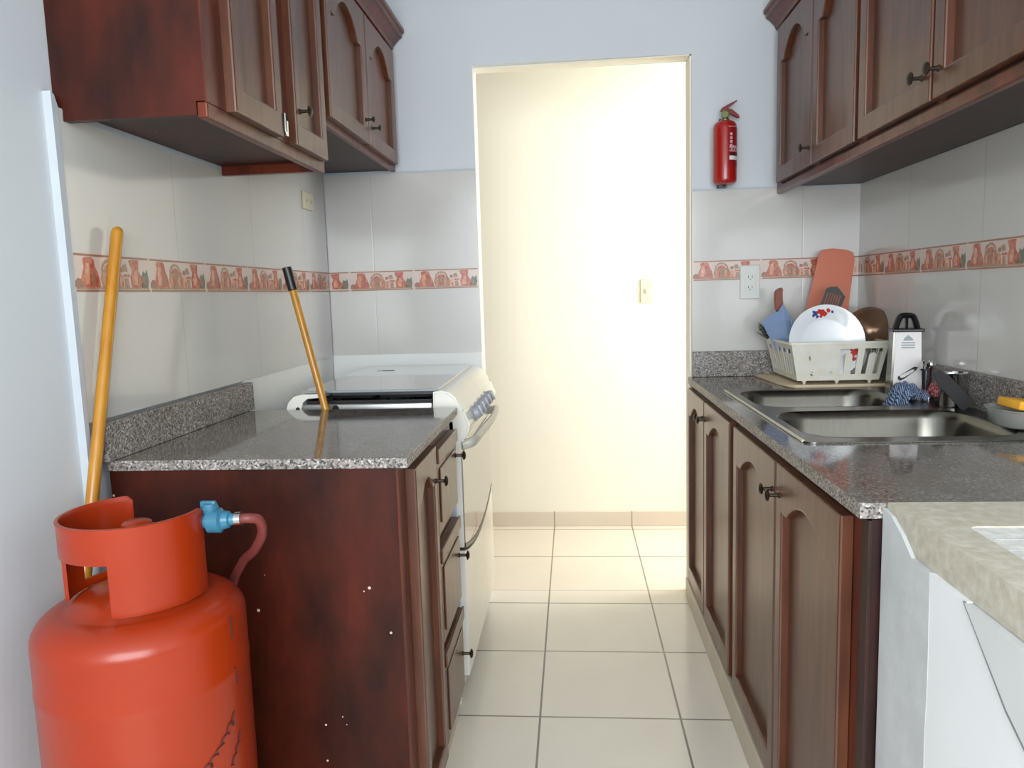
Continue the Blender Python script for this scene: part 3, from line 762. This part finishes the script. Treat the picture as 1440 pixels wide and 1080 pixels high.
bmesh.ops.delete(bm, geom=[v_ for v_ in bm.verts if not v_.link_faces], context='VERTS')
o = obj('collar', bm, orange, t, smooth=True)
md = o.modifiers.new('s', 'SOLIDIFY'); md.thickness = .006; md.offset = 0
md = o.modifiers.new('b', 'BEVEL'); md.width = .0018; md.segments = 2; md.limit_method = 'ANGLE'
# valve
bm = bmesh.new(); lathe(bm, [(0, .757), (.020, .757), (.020, .78), (.014, .79), (.014, .825), (.020, .83), (.020, .848), (.012, .849), (0, .849)], (CX+.01, CY+.01, 0), n=20)
tube(bm, [(CX+.01, CY+.01, .835), (CX+.074, CY+.018, .845)], .009, 12)
vo = obj('valve', bm, brass, t, smooth=True)
bm = bmesh.new(); lathe(bm, [(0, .850), (.022, .8505), (.024, .852), (.023, .860), (.019, .863), (0, .864)], (CX+.012, CY-.012, 0), n=28)
obj('valve_cap', bm, orange, t, smooth=True, label='round orange cap behind the collar rim')
# scribbled writing on the body
def wrap(a, z): return Vector((CX+(R+.0006)*math.cos(a), CY+(R+.0006)*math.sin(a), z))
ink_parts = []
def scribble(a0, z0, a1, z1, amp, n, loops):
    pts = []
    for k in range(n*loops+1):
        u = k/(n*loops); ph = 2*PI*u*loops
        pts.append(wrap(a0+(a1-a0)*u+math.sin(ph)*amp*.55/R, z0+(z1-z0)*u+math.cos(ph)*amp*(.6+.4*math.sin(7*u+1))))
    bq = bmesh.new(); tube(bq, pts, .0016, 5); obj('handwriting', bq, ink, t, label='dark hand-painted writing')
scribble(math.radians(-36), .470, math.radians(-10), .537, .008, 10, 6)
scribble(math.radians(-62), .445, math.radians(-42), .478, .008, 10, 5)
scribble(math.radians(-16), .455, math.radians(-6), .500, .005, 8, 3)
for wp in ([wrap(math.radians(-6+q_*.2), .60-.004*q_) for q_ in range(-4, 5)], [wrap(math.radians(-7.5+q_*.1), .725-.01*q_) for q_ in range(2, 7)]):
    bq = bmesh.new(); tube(bq, wp, .0014, 5); obj('paint_stroke', bq, ink, t)
# regulator and hose
t = thing('gas_regulator', 'blue gas regulator screwed to the orange cylinder valve', 'regulator', (-.59, 1.10, .85))
rgd = Vector((.96, .10, .03)).normalized(); p0 = Vector((CX+.076, CY+.020, .850))
bm = bmesh.new()
rr = [(.0, .010), (.006, .012), (.038, .012), (.040, .020), (.060, .021), (.064, .016), (.074, .014), (.076, .010), (.086, .009)]
tube(bm, [p0+rgd*a for a, b in rr], [b for a, b in rr], 20)
obj('body', bm, blue_pl, t, smooth=True)
bm = bmesh.new(); hcen = p0+rgd*.044
lathe(bm, [(0, .012), (.012, .014), (.014, .022), (.010, .030), (0, .031)], hcen, n=18); box(bm, hcen.x-.016, hcen.x+.010, hcen.y-.004, hcen.y+.004, hcen.z+.020, hcen.z+.034, bev=.002)
obj('cap', bm, blue_pl, t, smooth=True)
bm = bmesh.new(); lathe(bm, [(0, 0), (.012, 0), (.012, .010), (0, .010)], (0, 0, 0), 'x', n=14); e_ = p0+rgd*.084
bmesh.ops.transform(bm, matrix=Matrix.Translation(e_) @ rgd.to_track_quat('X', 'Z').to_matrix().to_4x4(), verts=bm.verts)
obj('hose_clamp', bm, steel_shiny, t, smooth=True)
bm = bmesh.new()
e2 = p0+rgd*.092
tube(bm, spline([e2, e2+rgd*.014, (e2.x+.026, 1.195, .845), (e2.x+.020, 1.215, .815), (e2.x-.010, 1.245, .775), (e2.x-.055, 1.290, .735), (-.66, 1.330, .66), (-.68, 1.345, .5), (-.69, 1.348, .25), (-.71, 1.35, .07), (-.76, 1.36, .012), (-.84, 1.375, .009)], 8), .0085, 12)
tag(obj('gas_hose', bm, hose_m, smooth=True), 'dusty red rubber hose curving down from the blue regulator', 'hose')

# ---------------------------------------------------------------- poles
def pole(name, label, a, b, r, tip=None):
    a, b = Vector(a), Vector(b)
    t_ = thing(name, label, 'pole', b)
    bm = bmesh.new(); d_ = (a-b).normalized()
    tube(bm, [b, a-d_*.012, a-d_*.004, a], [r, r, r*.85, r*.45], 20); obj('shaft', bm, pole_m, t_, smooth=True)
    if tip:
        bm = bmesh.new(); tube(bm, [a-d_*tip, a-d_*(tip-.002), a+d_*.003, a+d_*.004], [r*1.05, r*1.25, r*1.25, r*.9], 16); obj('tip', bm, black, t_, smooth=True, label='black plastic tip')
    return t_
pole('broom_handle', 'thick yellow pole leaning on the left wall behind the gas cylinder', (-.908, 1.470, 1.368), (-.926, 1.075, .0), .0115)
bm = bmesh.new()
pole('broom_handle', 'thin yellow pole with black tip rising beside the stove', (-.7855, 2.047, 1.300), (-.5035, 2.047, .0), .0105, .062)

# ---------------------------------------------------------------- fire extinguisher
EX, EY = .556, 2.834
t = thing('fire_extinguisher', 'small red fire extinguisher hung on the wall right of the doorway', 'fire extinguisher', (EX, EY, 1.573))
bm = bmesh.new(); lathe(bm, [(0, 1.582), (.030, 1.582), (.036, 1.585), (.041, 1.592), (.0415, 1.60), (.0415, 1.775), (.040, 1.788), (.034, 1.797), (.022, 1.803), (0, 1.804)], (EX, EY, 0), n=40)
obj('cylinder', bm, ext_red, t, smooth=True, angle=math.radians(50))
bm = bmesh.new(); lathe(bm, [(.016, 1.80), (.016, 1.808), (.012, 1.812), (.012, 1.826), (0, 1.827)], (EX, EY, 0), n=18); box(bm, EX-.012, EX+.014, EY-.010, EY+.010, 1.822, 1.84, bev=.003)
obj('valve', bm, brass, t, smooth=True)
bm = bmesh.new()
prism(bm, [(-.018, 1.838), (-.012, 1.848), (.015, 1.862), (.040, 1.873), (.041, 1.869), (.018, 1.853), (.0, 1.838)], lambda a, b, q_: Vector((EX+a, q_, b)), EY-.007, EY+.007)
prism(bm, [(.004, 1.846), (.022, 1.842), (.046, 1.822), (.050, 1.812), (.043, 1.812), (.02, 1.826), (.004, 1.828)], lambda a, b, q_: Vector((EX+a, q_, b)), EY-.008, EY+.008)
obj('lever', bm, mat('lever_red', hexc(120,30,34), .35), t)
bm = bmesh.new(); lathe(bm, [(0, .0), (.012, 0), (.013, .004), (.011, .008), (0, .008)], (EX-.004, EY-.012, 1.822), '-y', n=16); obj('gauge', bm, mat('gauge_green', hexc(120,130,80), .4), t, smooth=True)
def ewrap(a, z, r=.0418): return Vector((EX+r*math.sin(a), EY-r*math.cos(a), z))
def patch(bm, a0, a1, z0, z1, mi, r=.0418):
    n_ = 8; T = [bm.verts.new(ewrap(a0+(a1-a0)*k/n_, z1, r)) for k in range(n_+1)]; Bt = [bm.verts.new(ewrap(a0+(a1-a0)*k/n_, z0, r)) for k in range(n_+1)]
    for k in range(n_): f = bm.faces.new((Bt[k], Bt[k+1], T[k+1], T[k])); f.material_index = mi
bm = bmesh.new()
patch(bm, .08, 1.3, 1.640, 1.775, 0, .0417)
patch(bm, .10, 1.3, 1.776, 1.778, 1, .0419)
for k, zz in enumerate((1.755, 1.742, 1.729, 1.716)): patch(bm, .24, .46, zz-.009, zz, 1, .0420)
for k in range(6): patch(bm, .20+.15*k, .31+.15*k, 1.702-(k % 2)*.006, 1.712, 1, .0420); patch(bm, .20+.15*k, .29+.15*k, 1.690, 1.696, 1, .0420)
patch(bm, .18, 1.3, 1.678, 1.688, 2, .0420); patch(bm, .18, 1.3, 1.662, 1.676, 3, .0420)
obj('label', bm, [mat('label_red', hexc(140,22,24), .35), label_p, label_dark, label_w], t)
bm = bmesh.new(); box(bm, EX-.012, EX+.012, EY+.0425, 2.892, 1.59, 1.82); box(bm, EX-.02, EX-.014, EY-.008, EY+.03, 1.574, 1.586); box(bm, EX-.0, EX+.006, EY-.008, EY+.03, 1.574, 1.586); box(bm, EX-.02, EX+.012, EY+.02, EY+.05, 1.574, 1.59)
obj('bracket', bm, black, t)

# ---------------------------------------------------------------- sockets and switches
def plate_y(name, label, x0, x1, y, z0, z1, m, kind):
    t_ = thing(name, label, kind, ((x0+x1)/2, y, z0))
    obj('cover_plate', B(x0, x1, y-.010, y, z0, z1, bev=.003), m, t_)
    cx, cz = (x0+x1)/2, (z0+z1)/2; bm = bmesh.new()
    if kind == 'socket':
        box(bm, cx-.02, cx+.02, y-.012, y-.0101, cz-.035, cz+.035, bev=.0006)
        obj('socket_insert', bm, outlet_m, t_)
        for dz in (-.019, .019):
            bm = bmesh.new()
            for dx in (-.008, .006): box(bm, cx+dx, cx+dx+.002, y-.0126, y-.0119, cz+dz-.004, cz+dz+.005)
            lathe(bm, [(0, .0006), (.002, .0006), (.002, 0)], (cx, y-.012, cz+dz-.009), '-y', n=8)
            obj('outlet_holes', bm, slot_m, t_)
    else:
        box(bm, cx-.006, cx+.006, y-.017, y-.0101, cz-.012, cz+.012, bev=.002); obj('toggle', bm, m, t_)
    return t_
plate_y('wall_socket', 'white socket plate on tiles above the dish rack', .622, .694, YBR, 1.168, 1.292, outlet_m, 'socket')
plate_y('light_switch', 'cream switch plate on the bright wall seen through the doorway', .338, .396, 3.824, 1.146, 1.266, plate_m, 'switch')
t = thing('wall_socket', 'small cream socket plate on left tiles under the wall cabinet', 'socket', (XL, 2.65, 1.53))
obj('cover_plate', B(XL, XL+.008, 2.60, 2.70, 1.528, 1.588, bev=.002), plate_m, t)
for y in (2.63, 2.67): obj('slot', B(XL+.008, XL+.0088, y-.001, y+.001, 1.552, 1.564), slot_m, t)

# ---------------------------------------------------------------- things on the right worktop
ZW = .881
bm = bmesh.new()
pl_ = [(.670, 2.840), (.685, 2.60), (.700, 2.515), (.715, 2.492), (1.015, 2.492), (1.024, 2.55), (1.020, 2.840)]
prism(bm, pl_, lambda a, b, q_: Vector((a, b, q_)), ZW, ZW+.009)
bmesh.ops.bevel(bm, geom=list(bm.edges), offset=.002, segments=2, affect='EDGES')
tag(obj('draining_board', bm, mat_m), 'thin cream board lying beneath the dish rack', 'board')
ZM = ZW+.009
# dish rack
t = thing('dish_rack', 'cream plastic dish rack with slotted sides standing on the cream board', 'dish rack', (.86, 2.65, ZM))
nb = (.728, .985, 2.515, 2.805); nt_ = (.703, 1.008, 2.497, 2.822); z0, z1 = ZM+.012, 1.025
def side(name, P00, P10, P11, P01, slots, extra=()):
    """sloping side between bottom corners P00,P10 and top corners P11,P01 with upright slots (u0,u1,v0,v1), each holding a round-topped tooth"""
    P00, P10, P11, P01 = map(Vector, (P00, P10, P11, P01))
    nrm = (P10-P00).cross(P01-P00).normalized()
    def f(u, v_): return (P00*(1-u)+P10*u)*(1-v_)+(P01*(1-u)+P11*u)*v_
    bm = bmesh.new()
    es = []
    def loop(uv):
        vv_ = [bm.verts.new((u, v2, 0)) for u, v2 in uv]
        for i in range(len(vv_)): es.append(bm.edges.new((vv_[i], vv_[(i+1) % len(vv_)])))
    loop([(0, 0), (1, 0), (1, 1), (0, 1)])
    for u0, u1, v0, v1 in slots:
        c_, hw = (u0+u1)/2, (u1-u0)/2; tw = hw*.42; pts = [(u0, v0)]
        pts += [(c_-tw, v0), (c_-tw, v0+(v1-v0)*.72)] + [(c_-tw*math.cos(PI*k/6), v0+(v1-v0)*.72+.08*math.sin(PI*k/6)) for k in range(1, 6)] + [(c_+tw, v0+(v1-v0)*.72), (c_+tw, v0)]
        pts += [(u1, v0), (u1, v1), (u0, v1)]
        loop(pts)
    for u0, u1, v0, v1 in extra: loop([(u0, v0), (u1, v0), (u1, v1), (u0, v1)])
    bmesh.ops.triangle_fill(bm, edges=es, use_beauty=True)
    for v_ in bm.verts: v_.co = f(v_.co.x, v_.co.y)
    ex = bmesh.ops.extrude_face_region(bm, geom=list(bm.faces))
    bmesh.ops.translate(bm, verts=[g for g in ex['geom'] if isinstance(g, bmesh.types.BMVert)], vec=nrm*.003)
    return obj(name, bm, rack_m, t)
def slots_n(n, m0=.04, m1=.04, gap=.35, v0=.14, v1=.84):
    w_ = (1-m0-m1)/n; return [(m0+w_*k+w_*gap/2, m0+w_*(k+1)-w_*gap/2, v0, v1) for k in range(n)]
side('near_side', (nb[0], nb[2], z0), (nb[1], nb[2], z0), (nt_[1], nt_[2], z1), (nt_[0], nt_[2], z1), [(.77, .96, .16, .84), (.51, .70, .16, .84)], extra=[(.17, .20, .14, .24), (.28, .31, .10, .14), (.40, .43, .14, .24), (.17, .185, .55, .66)])
side('far_side', (nb[0], nb[3], z0), (nb[1], nb[3], z0), (nt_[1], nt_[3], z1), (nt_[0], nt_[3], z1), slots_n(4))
side('left_side', (nb[0], nb[2], z0), (nb[0], nb[3], z0), (nt_[0], nt_[3], z1), (nt_[0], nt_[2], z1), slots_n(5))
side('right_side', (nb[1], nb[2], z0), (nb[1], nb[3], z0), (nt_[1], nt_[3], z1), (nt_[1], nt_[2], z1), slots_n(5))
bm = bmesh.new(); holed(bm, [rrect(nb[0], nb[1], nb[2], nb[3], .006, 2)]+[[(nb[0]+.02, y), (nb[1]-.02, y), (nb[1]-.02, y+.012), (nb[0]+.02, y+.012)] for y in [nb[2]+.025+.03*k for k in range(8)]], z0, z0+.003)
obj('base', bm, rack_m, t)
bm = bmesh.new(); pts = [(nt_[0], nt_[2]), (nt_[1], nt_[2]), (nt_[1], nt_[3]), (nt_[0], nt_[3])]
holed(bm, [rrect(nt_[0]-.005, nt_[1]+.005, nt_[2]-.005, nt_[3]+.005, .010, 3), rrect(nt_[0]+.004, nt_[1]-.004, nt_[2]+.004, nt_[3]-.004, .008, 3)], z1-.004, z1+.003)
obj('rim', bm, rack_m, t)
for x in (nb[0]+.025, (nb[0]+nb[1])/2, nb[1]-.025):
    for y in (nb[2]+.006, nb[3]-.006):
        bm = bmesh.new(); tube(bm, [(x, y, ZM), (x, y, z0)], [.003, .009], 8); obj('foot', bm, rack_m, t)
# plates standing in the rack
def plate(label, cx, cy, r, tilt, decal=True, square=False, group=None, rotd=0, yaw=0):
    """plate upright, its face towards the camera; rests on the rack base"""
    t_ = thing('dinner_plate', label, 'plate', (cx, cy, z0+.003), group=group)
    bm = bmesh.new()
    lathe(bm, [(0, .004), (r*.60, .004), (r*.66, .001), (r*.93, -.010), (r, -.012), (r, -.009), (r*.94, -.006), (r*.68, .005), (r*.60, .008), (0, .008)], (0, 0, 0), 'y', n=56)
    M_ = Matrix.Translation((cx, cy, z0+.0035+r*math.cos(tilt)+.012*math.sin(tilt))) @ Matrix.Rotation(yaw, 4, 'Z') @ Matrix.Rotation(-tilt, 4, 'X')
    bmesh.ops.transform(bm, matrix=M_, verts=bm.verts)
    obj('dish', bm, china, t_, smooth=True)
    if decal:
        bm = bmesh.new()
        rnd = random.Random(int(cx*999)+3)
        for ang in (90+rotd, 210+rotd, 330+rotd):
            base = math.radians(ang); bm = bmesh.new()
            for k, (da, dr, sz, mi) in enumerate([(0, 0, .0105, 0), (.10, .004, .007, 0), (-.09, -.005, .008, 0), (.22, .002, .008, 1), (.31, -.003, .0055, 1), (.18, -.010, .005, 1), (-.20, .006, .007, 0), (-.33, .003, .0045, 1), (.05, -.012, .005, 0), (.26, .009, .004, 1)]):
                a = base+da; rr_ = r*.80+dr
                n_ = 7; pts = []
                for q_ in range(n_):
                    th = 2*PI*q_/n_; ss = sz*(.75+.5*rnd.random())
                    pts.append((rr_*math.cos(a)+ss*math.cos(th), rr_*math.sin(a)+ss*math.sin(th)))
                f_ = []
                for X_, Z_ in pts:
                    rho = math.hypot(X_, Z_)/r; yy = .001-(rho-.66)/.27*.011 if rho > .66 else .001
                    f_.append(bm.verts.new((X_, yy-.0007, Z_)))
                fc = bm.faces.new(f_); fc.material_index = mi
            bmesh.ops.transform(bm, matrix=M_, verts=bm.verts)
            obj('floral_decoration', bm, [dec_red, dec_blue], t_)
    return t_
plate('large white plate with red and blue flowers, at the front of the dish rack', .828, 2.545, .121, .20, True, rotd=6)
plate('white plate half hidden behind the front flowered plate', .825, 2.575, .104, .20, False)
plate('small white saucer at the right end of the dish rack', .908, 2.615, .072, .30, False)
# blue plastic scoop
t = thing('plastic_scoop', 'pale blue plastic scoop standing in the left corner of the dish rack', 'scoop', (.75, 2.70, .91))
bm = bmesh.new()
P_ = [(.668, 2.735, 1.085), (.700, 2.745, 1.112), (.726, 2.74, 1.122), (.742, 2.74, 1.148), (.760, 2.71, 1.10), (.778, 2.68, 1.03), (.775, 2.66, .93), (.735, 2.68, .93)]
cen = bm.verts.new((.737, 2.655, 1.03)); vv = [bm.verts.new(p) for p in P_]
for i in range(len(vv)): bm.faces.new((cen, vv[i], vv[(i+1) % len(vv)]))
o = obj('scoop_blade', bm, blue_cloth_pl, t); md = o.modifiers.new('s', 'SOLIDIFY'); md.thickness = .003
bm = bmesh.new(); tube(bm, [(.748, 2.662, 1.10), (.765, 2.655, 1.0), (.770, 2.66, .93)], .004, 8); obj('rib', bm, blue_cloth_pl, t, smooth=True)
# knife
t = thing('kitchen_knife', 'brown wooden knife handle sticking up behind the blue scoop', 'knife', (.745, 2.775, .92))
bm = bmesh.new(); prism(bm, [(.721, 1.125), (.716, 1.165), (.718, 1.195), (.736, 1.207), (.746, 1.205), (.744, 1.18), (.749, 1.125)], lambda a, b, q_: Vector((a, q_, b)), 2.755, 2.773)
bmesh.ops.bevel(bm, geom=list(bm.edges), offset=.003, segments=2, affect='EDGES'); obj('handle', bm, knife_wood, t, smooth=True)
bm = bmesh.new(); prism(bm, [(.722, 1.126), (.748, 1.126), (.752, .96), (.738, .925)], lambda a, b, q_: Vector((a, q_, b)), 2.763, 2.765); obj('blade', bm, steel_shiny, t)
# dark green brush and fork
t = thing('scrubbing_brush', 'dark bristly brush at the left corner of the dish rack', 'brush', (.70, 2.77, 1.0))
bm = bmesh.new(); rnd = random.Random(5)
for k in range(70):
    a = Vector((.715+rnd.uniform(-.015, .01), 2.765+rnd.uniform(-.012, .012), 1.03+rnd.uniform(-.01, .02)))
    tube(bm, [a, a+Vector((rnd.uniform(-.045, -.008), rnd.uniform(-.01, .01), rnd.uniform(.015, .05)))], [.0018, .0009], 5)
obj('bristles', bm, dark_green, t)
bm = bmesh.new(); tube(bm, [(.722, 2.765, 1.04), (.742, 2.765, .95), (.748, 2.765, .912)], [.010, .007, .006], 10); obj('stick', bm, dark_green, t, smooth=True)
t = thing('fork', 'steel fork tines poking out of the left corner of the dish rack', 'fork', (.70, 2.74, .98))
bm = bmesh.new()
for k in range(4): tube(bm, [(.686+.002*k, 2.74+.004*k, 1.048), (.655+.003*k, 2.738+.005*k, 1.072+.003*k)], .0012, 6)
tube(bm, [(.688, 2.745, 1.047), (.71, 2.75, 1.03), (.74, 2.75, .96), (.75, 2.75, .915)], [.005, .003, .003, .004], 8)
obj('fork_body', bm, steel_shiny, t, smooth=True)
# salmon board
t = thing('chopping_board', 'salmon orange chopping board leaning in the corner behind the plates', 'chopping board', (.92, 2.83, ZM))
bm = bmesh.new()
out = [(.835, 0), (.985, 0), (.993, .1), (1.000, .25), (1.020, .41), (1.014, .436), (.99, .446), (.94, .452), (.908, .448), (.893, .432), (.880, .37), (.858, .27), (.838, .18)]
prism(bm, out, lambda a, b, q_: Vector((a, 2.827+q_+(b*.042), ZM+b)), -.004, .004)
bmesh.ops.bevel(bm, geom=list(bm.edges), offset=.0025, segments=2, affect='EDGES')
obj('board', bm, board_m, t)
# black slotted spatula
t = thing('slotted_spatula', 'black slotted spatula head against the salmon board', 'spatula', (.9, 2.70, .92))
bm = bmesh.new(); Ms = Matrix.Translation((.889, 2.70, 1.130)) @ Matrix.Rotation(math.radians(18), 4, 'Y')
es = []
holes = [[(-.026+.0088*k, -.030), (-.0215+.0088*k, -.030), (-.0215+.0088*k, .052), (-.026+.0088*k, .052)] for k in range(6)]
bm2 = bmesh.new()
outl = [(-.036, -.045), (.030, -.045), (.036, .052), (.0, .078), (-.024, .070), (-.034, .06)]
holed(bm2, [outl]+holes, 0, .003)
bmesh.ops.transform(bm2, matrix=Ms @ Matrix.Rotation(PI/2, 4, 'X'), verts=bm2.verts)
obj('head', bm2, black, t)
bm = bmesh.new(); a = Ms @ Vector((-.0, 0, -.042)); tube(bm, [a, a+Vector((-.025, 0, -.07)), a+Vector((-.045, -.0, -.135))], .004, 8); obj('handle', bm, black, t, smooth=True)
# brown frying pan / bowl
t = thing('mixing_bowl', 'upturned brownish metal bowl behind the right end of the rack', 'bowl', (.985, 2.66, ZM))
bm = bmesh.new()
lathe(bm, [(0, .050), (.03, .049), (.052, .040), (.068, .022), (.076, 0), (.079, -.001), (.079, -.004), (.075, -.004), (.066, .016), (.050, .036), (.03, .044), (0, .045)], (0, 0, 0), 'z', n=48)
M_ = Matrix.Translation((1.008, 2.66, 1.068)) @ Euler((math.radians(38), math.radians(-14), 0)).to_matrix().to_4x4()
bmesh.ops.transform(bm, matrix=M_, verts=bm.verts); obj('bowl', bm, pan_m, t, smooth=True)
t = thing('steel_pot', 'dull steel pot under the brownish bowl behind the rack', 'pot', (1.0, 2.66, ZW))
bm = bmesh.new()
bm = bmesh.new(); lathe(bm, [(0, 0), (.058, 0), (.060, .003), (.060, .125), (.062, .127), (.059, .127), (.058, .004), (0, .003)], (.916, 2.735, z0+.0035), n=36)
obj('pot_body', bm, steel, t, smooth=True)
# box grater
GX, GY = .983, 2.315
t = thing('box_grater', 'steel box grater with black handle and white printed card label', 'grater', (GX, GY, .885))
gr = Matrix.Translation((GX, GY, .8845)) @ Matrix.Rotation(math.radians(-10), 4, 'Z')
bm = bmesh.new()
lo4 = [(-.046, -.033), (.040, -.033), (.040, .033), (-.046, .033)]; hi4 = [(a*.86, b*.8) for a, b in lo4]
for i in range(4):
    j = (i+1) % 4
    bm.faces.new([bm.verts.new((*lo4[i], 0)), bm.verts.new((*lo4[j], 0)), bm.verts.new((*hi4[j], .185)), bm.verts.new((*hi4[i], .185))])
bmesh.ops.remove_doubles(bm, verts=bm.verts, dist=1e-5)
bmesh.ops.transform(bm, matrix=gr, verts=bm.verts); o = obj('blades', bm, steel, t); md = o.modifiers.new('s', 'SOLIDIFY'); md.thickness = .0015
bm = bmesh.new()
prism(bm, [(-.039, .012), (.039, .012), (.034, .183), (-.034, .183)], lambda a, b, q_: Vector((a, -.033*(1-.2*b/.185)-q_, b)), .0002, .0012)
bmesh.ops.transform(bm, matrix=gr, verts=bm.verts); lab = obj('card_label', bm, label_w, t)
bm = bmesh.new(); fnl = lambda a, b, q_: Vector((a, -.033*(1-.2*b/.185)-q_, b))
bmA = bmesh.new(); prism(bmA, [(-.014, .158), (.014, .158), (.010, .166), (.004, .170), (0, .175), (-.005, .170), (-.010, .166)], fnl, .0012, .0016, 0)
for k in range(3): prism(bmA, [(-.018, .150-.007*k), (.018, .150-.007*k), (.018, .1535-.007*k), (-.018, .1535-.007*k)], fnl, .0012, .0016, 0)
ob = [(-.026, .045), (-.020, .040), (-.008, .046), (.022, .070), (.028, .080), (.018, .082), (-.014, .060), (-.026, .052)]
prism(bm, ob, fnl, .0012, .0018, 1); prism(bm, [(a*.72-.001, .0605+(b-.0605)*.6) for a, b in ob], fnl, .0018, .0020, 2)
bmesh.ops.transform(bm, matrix=gr, verts=bm.verts); obj('printed_picture', bm, [label_card, slot_m, label_w], lab)
bmesh.ops.transform(bmA, matrix=gr, verts=bmA.verts); obj('printed_emblem', bmA, label_card, lab)
bm = bmesh.new(); box(bm, -.043, .043, -.034, .034, .183, .193, bev=.003)
bmesh.ops.transform(bm, matrix=gr, verts=bm.verts)
hb = bmesh.new()
pts = spline([(-.030, 0, .190), (-.024, 0, .212), (-.016, 0, .228), (.0, 0, .231), (.016, 0, .228), (.024, 0, .212), (.030, 0, .190)], 6)
tube(hb, pts, .0085, 10); tube(hb, [(0, 0, .19), (0, 0, .23)], .005, 8)
for v_ in hb.verts: v_.co.y *= 1.8
bmesh.ops.transform(hb, matrix=gr, verts=hb.verts)
cap = obj('top_cap', bm, black, t); obj('handle', hb, black, cap, smooth=True)
# cloths
def crumple(name, label, cx, cy, sx, sy, z_fn, m, seed, ux=1, uy=1):
    rnd = random.Random(seed); ph = [rnd.uniform(0, 6) for _ in range(8)]
    n_ = 36; bm = bmesh.new(); uvl = bm.verts.layers.float_vector.new('uvc'); g_ = {}
    for i in range(n_+1):
        for j in range(n_+1):
            u, v_ = i/n_*2-1, j/n_*2-1
            rim = 1+.10*math.sin(5*math.atan2(v_, u)+ph[0])+.05*math.sin(9*math.atan2(v_, u)+ph[1])
            x = cx+u*sx*rim; y = cy+v_*sy*rim
            fold = .006*math.sin(9*u+3*v_+ph[2])+.005*math.sin(13*v_-5*u+ph[3])+.004*math.sin(17*(u+v_)+ph[4])
            vv_ = bm.verts.new((x, y, z_fn(x, y, u, v_)+fold+.011)); vv_[uvl] = Vector((u*ux, v_*uy, 0)); g_[i, j] = vv_
    for i in range(n_):
        for j in range(n_): bm.faces.new((g_[i, j], g_[i+1, j], g_[i+1, j+1], g_[i, j+1]))
    o_ = obj(name, bm, m, smooth=True, angle=3.0); md = o_.modifiers.new('s', 'SOLIDIFY'); md.thickness = .003; md.offset = 0
    return tag(o_, label, 'cloth')
def zb(x, y, u, v_):
    h = .026*math.exp(-((u-.1)**2+(v_-.35)**2)*1.6)
    if x < .928 and y < 2.425:                          # hangs into the far bowl
        d_ = min((.928-x), (2.425-y)); h -= min(.075, max(0, d_-.004)*2.0)
    return .885+h
crumple('dish_cloth', 'blue and white striped cloth draped over the right end of the far bowl', .922, 2.20, .062, .058, zb, blue_cloth, 3)
def zr(x, y, u, v_): return .885+.050*math.exp(-((u+.3)**2+(v_)**2)*2.2)
crumple('dish_cloth', 'red checked cloth bunched beside the steel cup', 1.003, 2.125, .026, .055, zr, red_cloth, 9)
# steel cup
t = thing('steel_cup', 'shiny steel cup against the right wall behind the sink', 'cup', (1.0, 2.03, .884))
bm = bmesh.new(); lathe(bm, [(0, .001), (.028, 0), (.030, .004), (.033, .085), (.0345, .088), (.033, .090), (.031, .085), (.028, .006), (0, .004)], (.991, 2.045, .8845), n=36)
obj('cup_body', bm, steel_shiny, t, smooth=True)
# tap with slanted dark spout
t = thing('scrub_paddle', 'dark paddle leaning diagonally on the steel cup behind the sink', 'utensil', (.97, 2.08, .89))
bm = bmesh.new()
prism(bm, [(-.017, 0), (.019, 0), (.018, .09), (.010, .118), (-.010, .118), (-.018, .09)], lambda a, b, q_: Vector((a, q_, b)), -.0025, .0025)
bmesh.ops.bevel(bm, geom=list(bm.edges), offset=.0012, segments=2, affect='EDGES')
M_ = Matrix.Translation((1.005, 1.99, .8895)) @ Matrix.Rotation(math.radians(-38), 4, 'Y') @ Matrix.Rotation(math.radians(-14), 4, 'X')
bmesh.ops.transform(bm, matrix=M_, verts=bm.verts); obj('blade', bm, mat('dark_rubber', hexc(34,32,32), .7), t)
t = thing('sink_tap', 'small chrome tap on the wall side of the sink, mostly behind cloths', 'tap', (.985, 2.24, .884))
bm = bmesh.new(); lathe(bm, [(0, .0005), (.016, 0), (.016, .006), (.009, .012), (.009, .075), (.014, .082), (.016, .095), (.012, .106), (0, .108)], (1.008, 2.215, .8845), n=24)
obj('stem', bm, chrome, t, smooth=True)
bm = bmesh.new(); tube(bm, spline([(1.008, 2.215, .965), (.995, 2.20, .985), (.980, 2.185, .985), (.972, 2.175, .968)], 6), .007, 12); obj('spout', bm, chrome, t, smooth=True)
# plastic tub with sponges
t = thing('plastic_tub', 'clear plastic tub at the right edge of the sink', 'tub', (.98, 1.74, .885))
bm = bmesh.new(); lathe(bm, [(0, .001), (.050, 0), (.057, .006), (.066, .036), (.070, .038), (.070, .040), (.064, .040), (.055, .008), (.05, .003), (0, .003)], (0, 0, 0), n=40)
bmesh.ops.transform(bm, matrix=Matrix.Translation((.985, 1.745, .8875)) @ Matrix.Diagonal((.85, 1.15, 1, 1)), verts=bm.verts); obj('tub_wall', bm, tub_m, t, smooth=True)
t = thing('sponge', 'yellow sponge resting on top of the clear tub', 'sponge', (1.0, 1.74, .92))
bm = bmesh.new(); box(bm, .965, 1.028, 1.70, 1.79, .924, .944, bev=.004, seg=3, rot=(Vector((1, 1.74, .93)), Matrix.Rotation(.12, 3, 'Y'))); obj('foam', bm, yellow_sp, t, smooth=True)
t = thing('sponge', 'orange sponge lying inside the clear tub', 'sponge', (.985, 1.74, .892))
bm = bmesh.new(); box(bm, .962, 1.012, 1.71, 1.78, .8915, .9125, bev=.004, seg=3); obj('foam', bm, orange_sp, t, smooth=True)
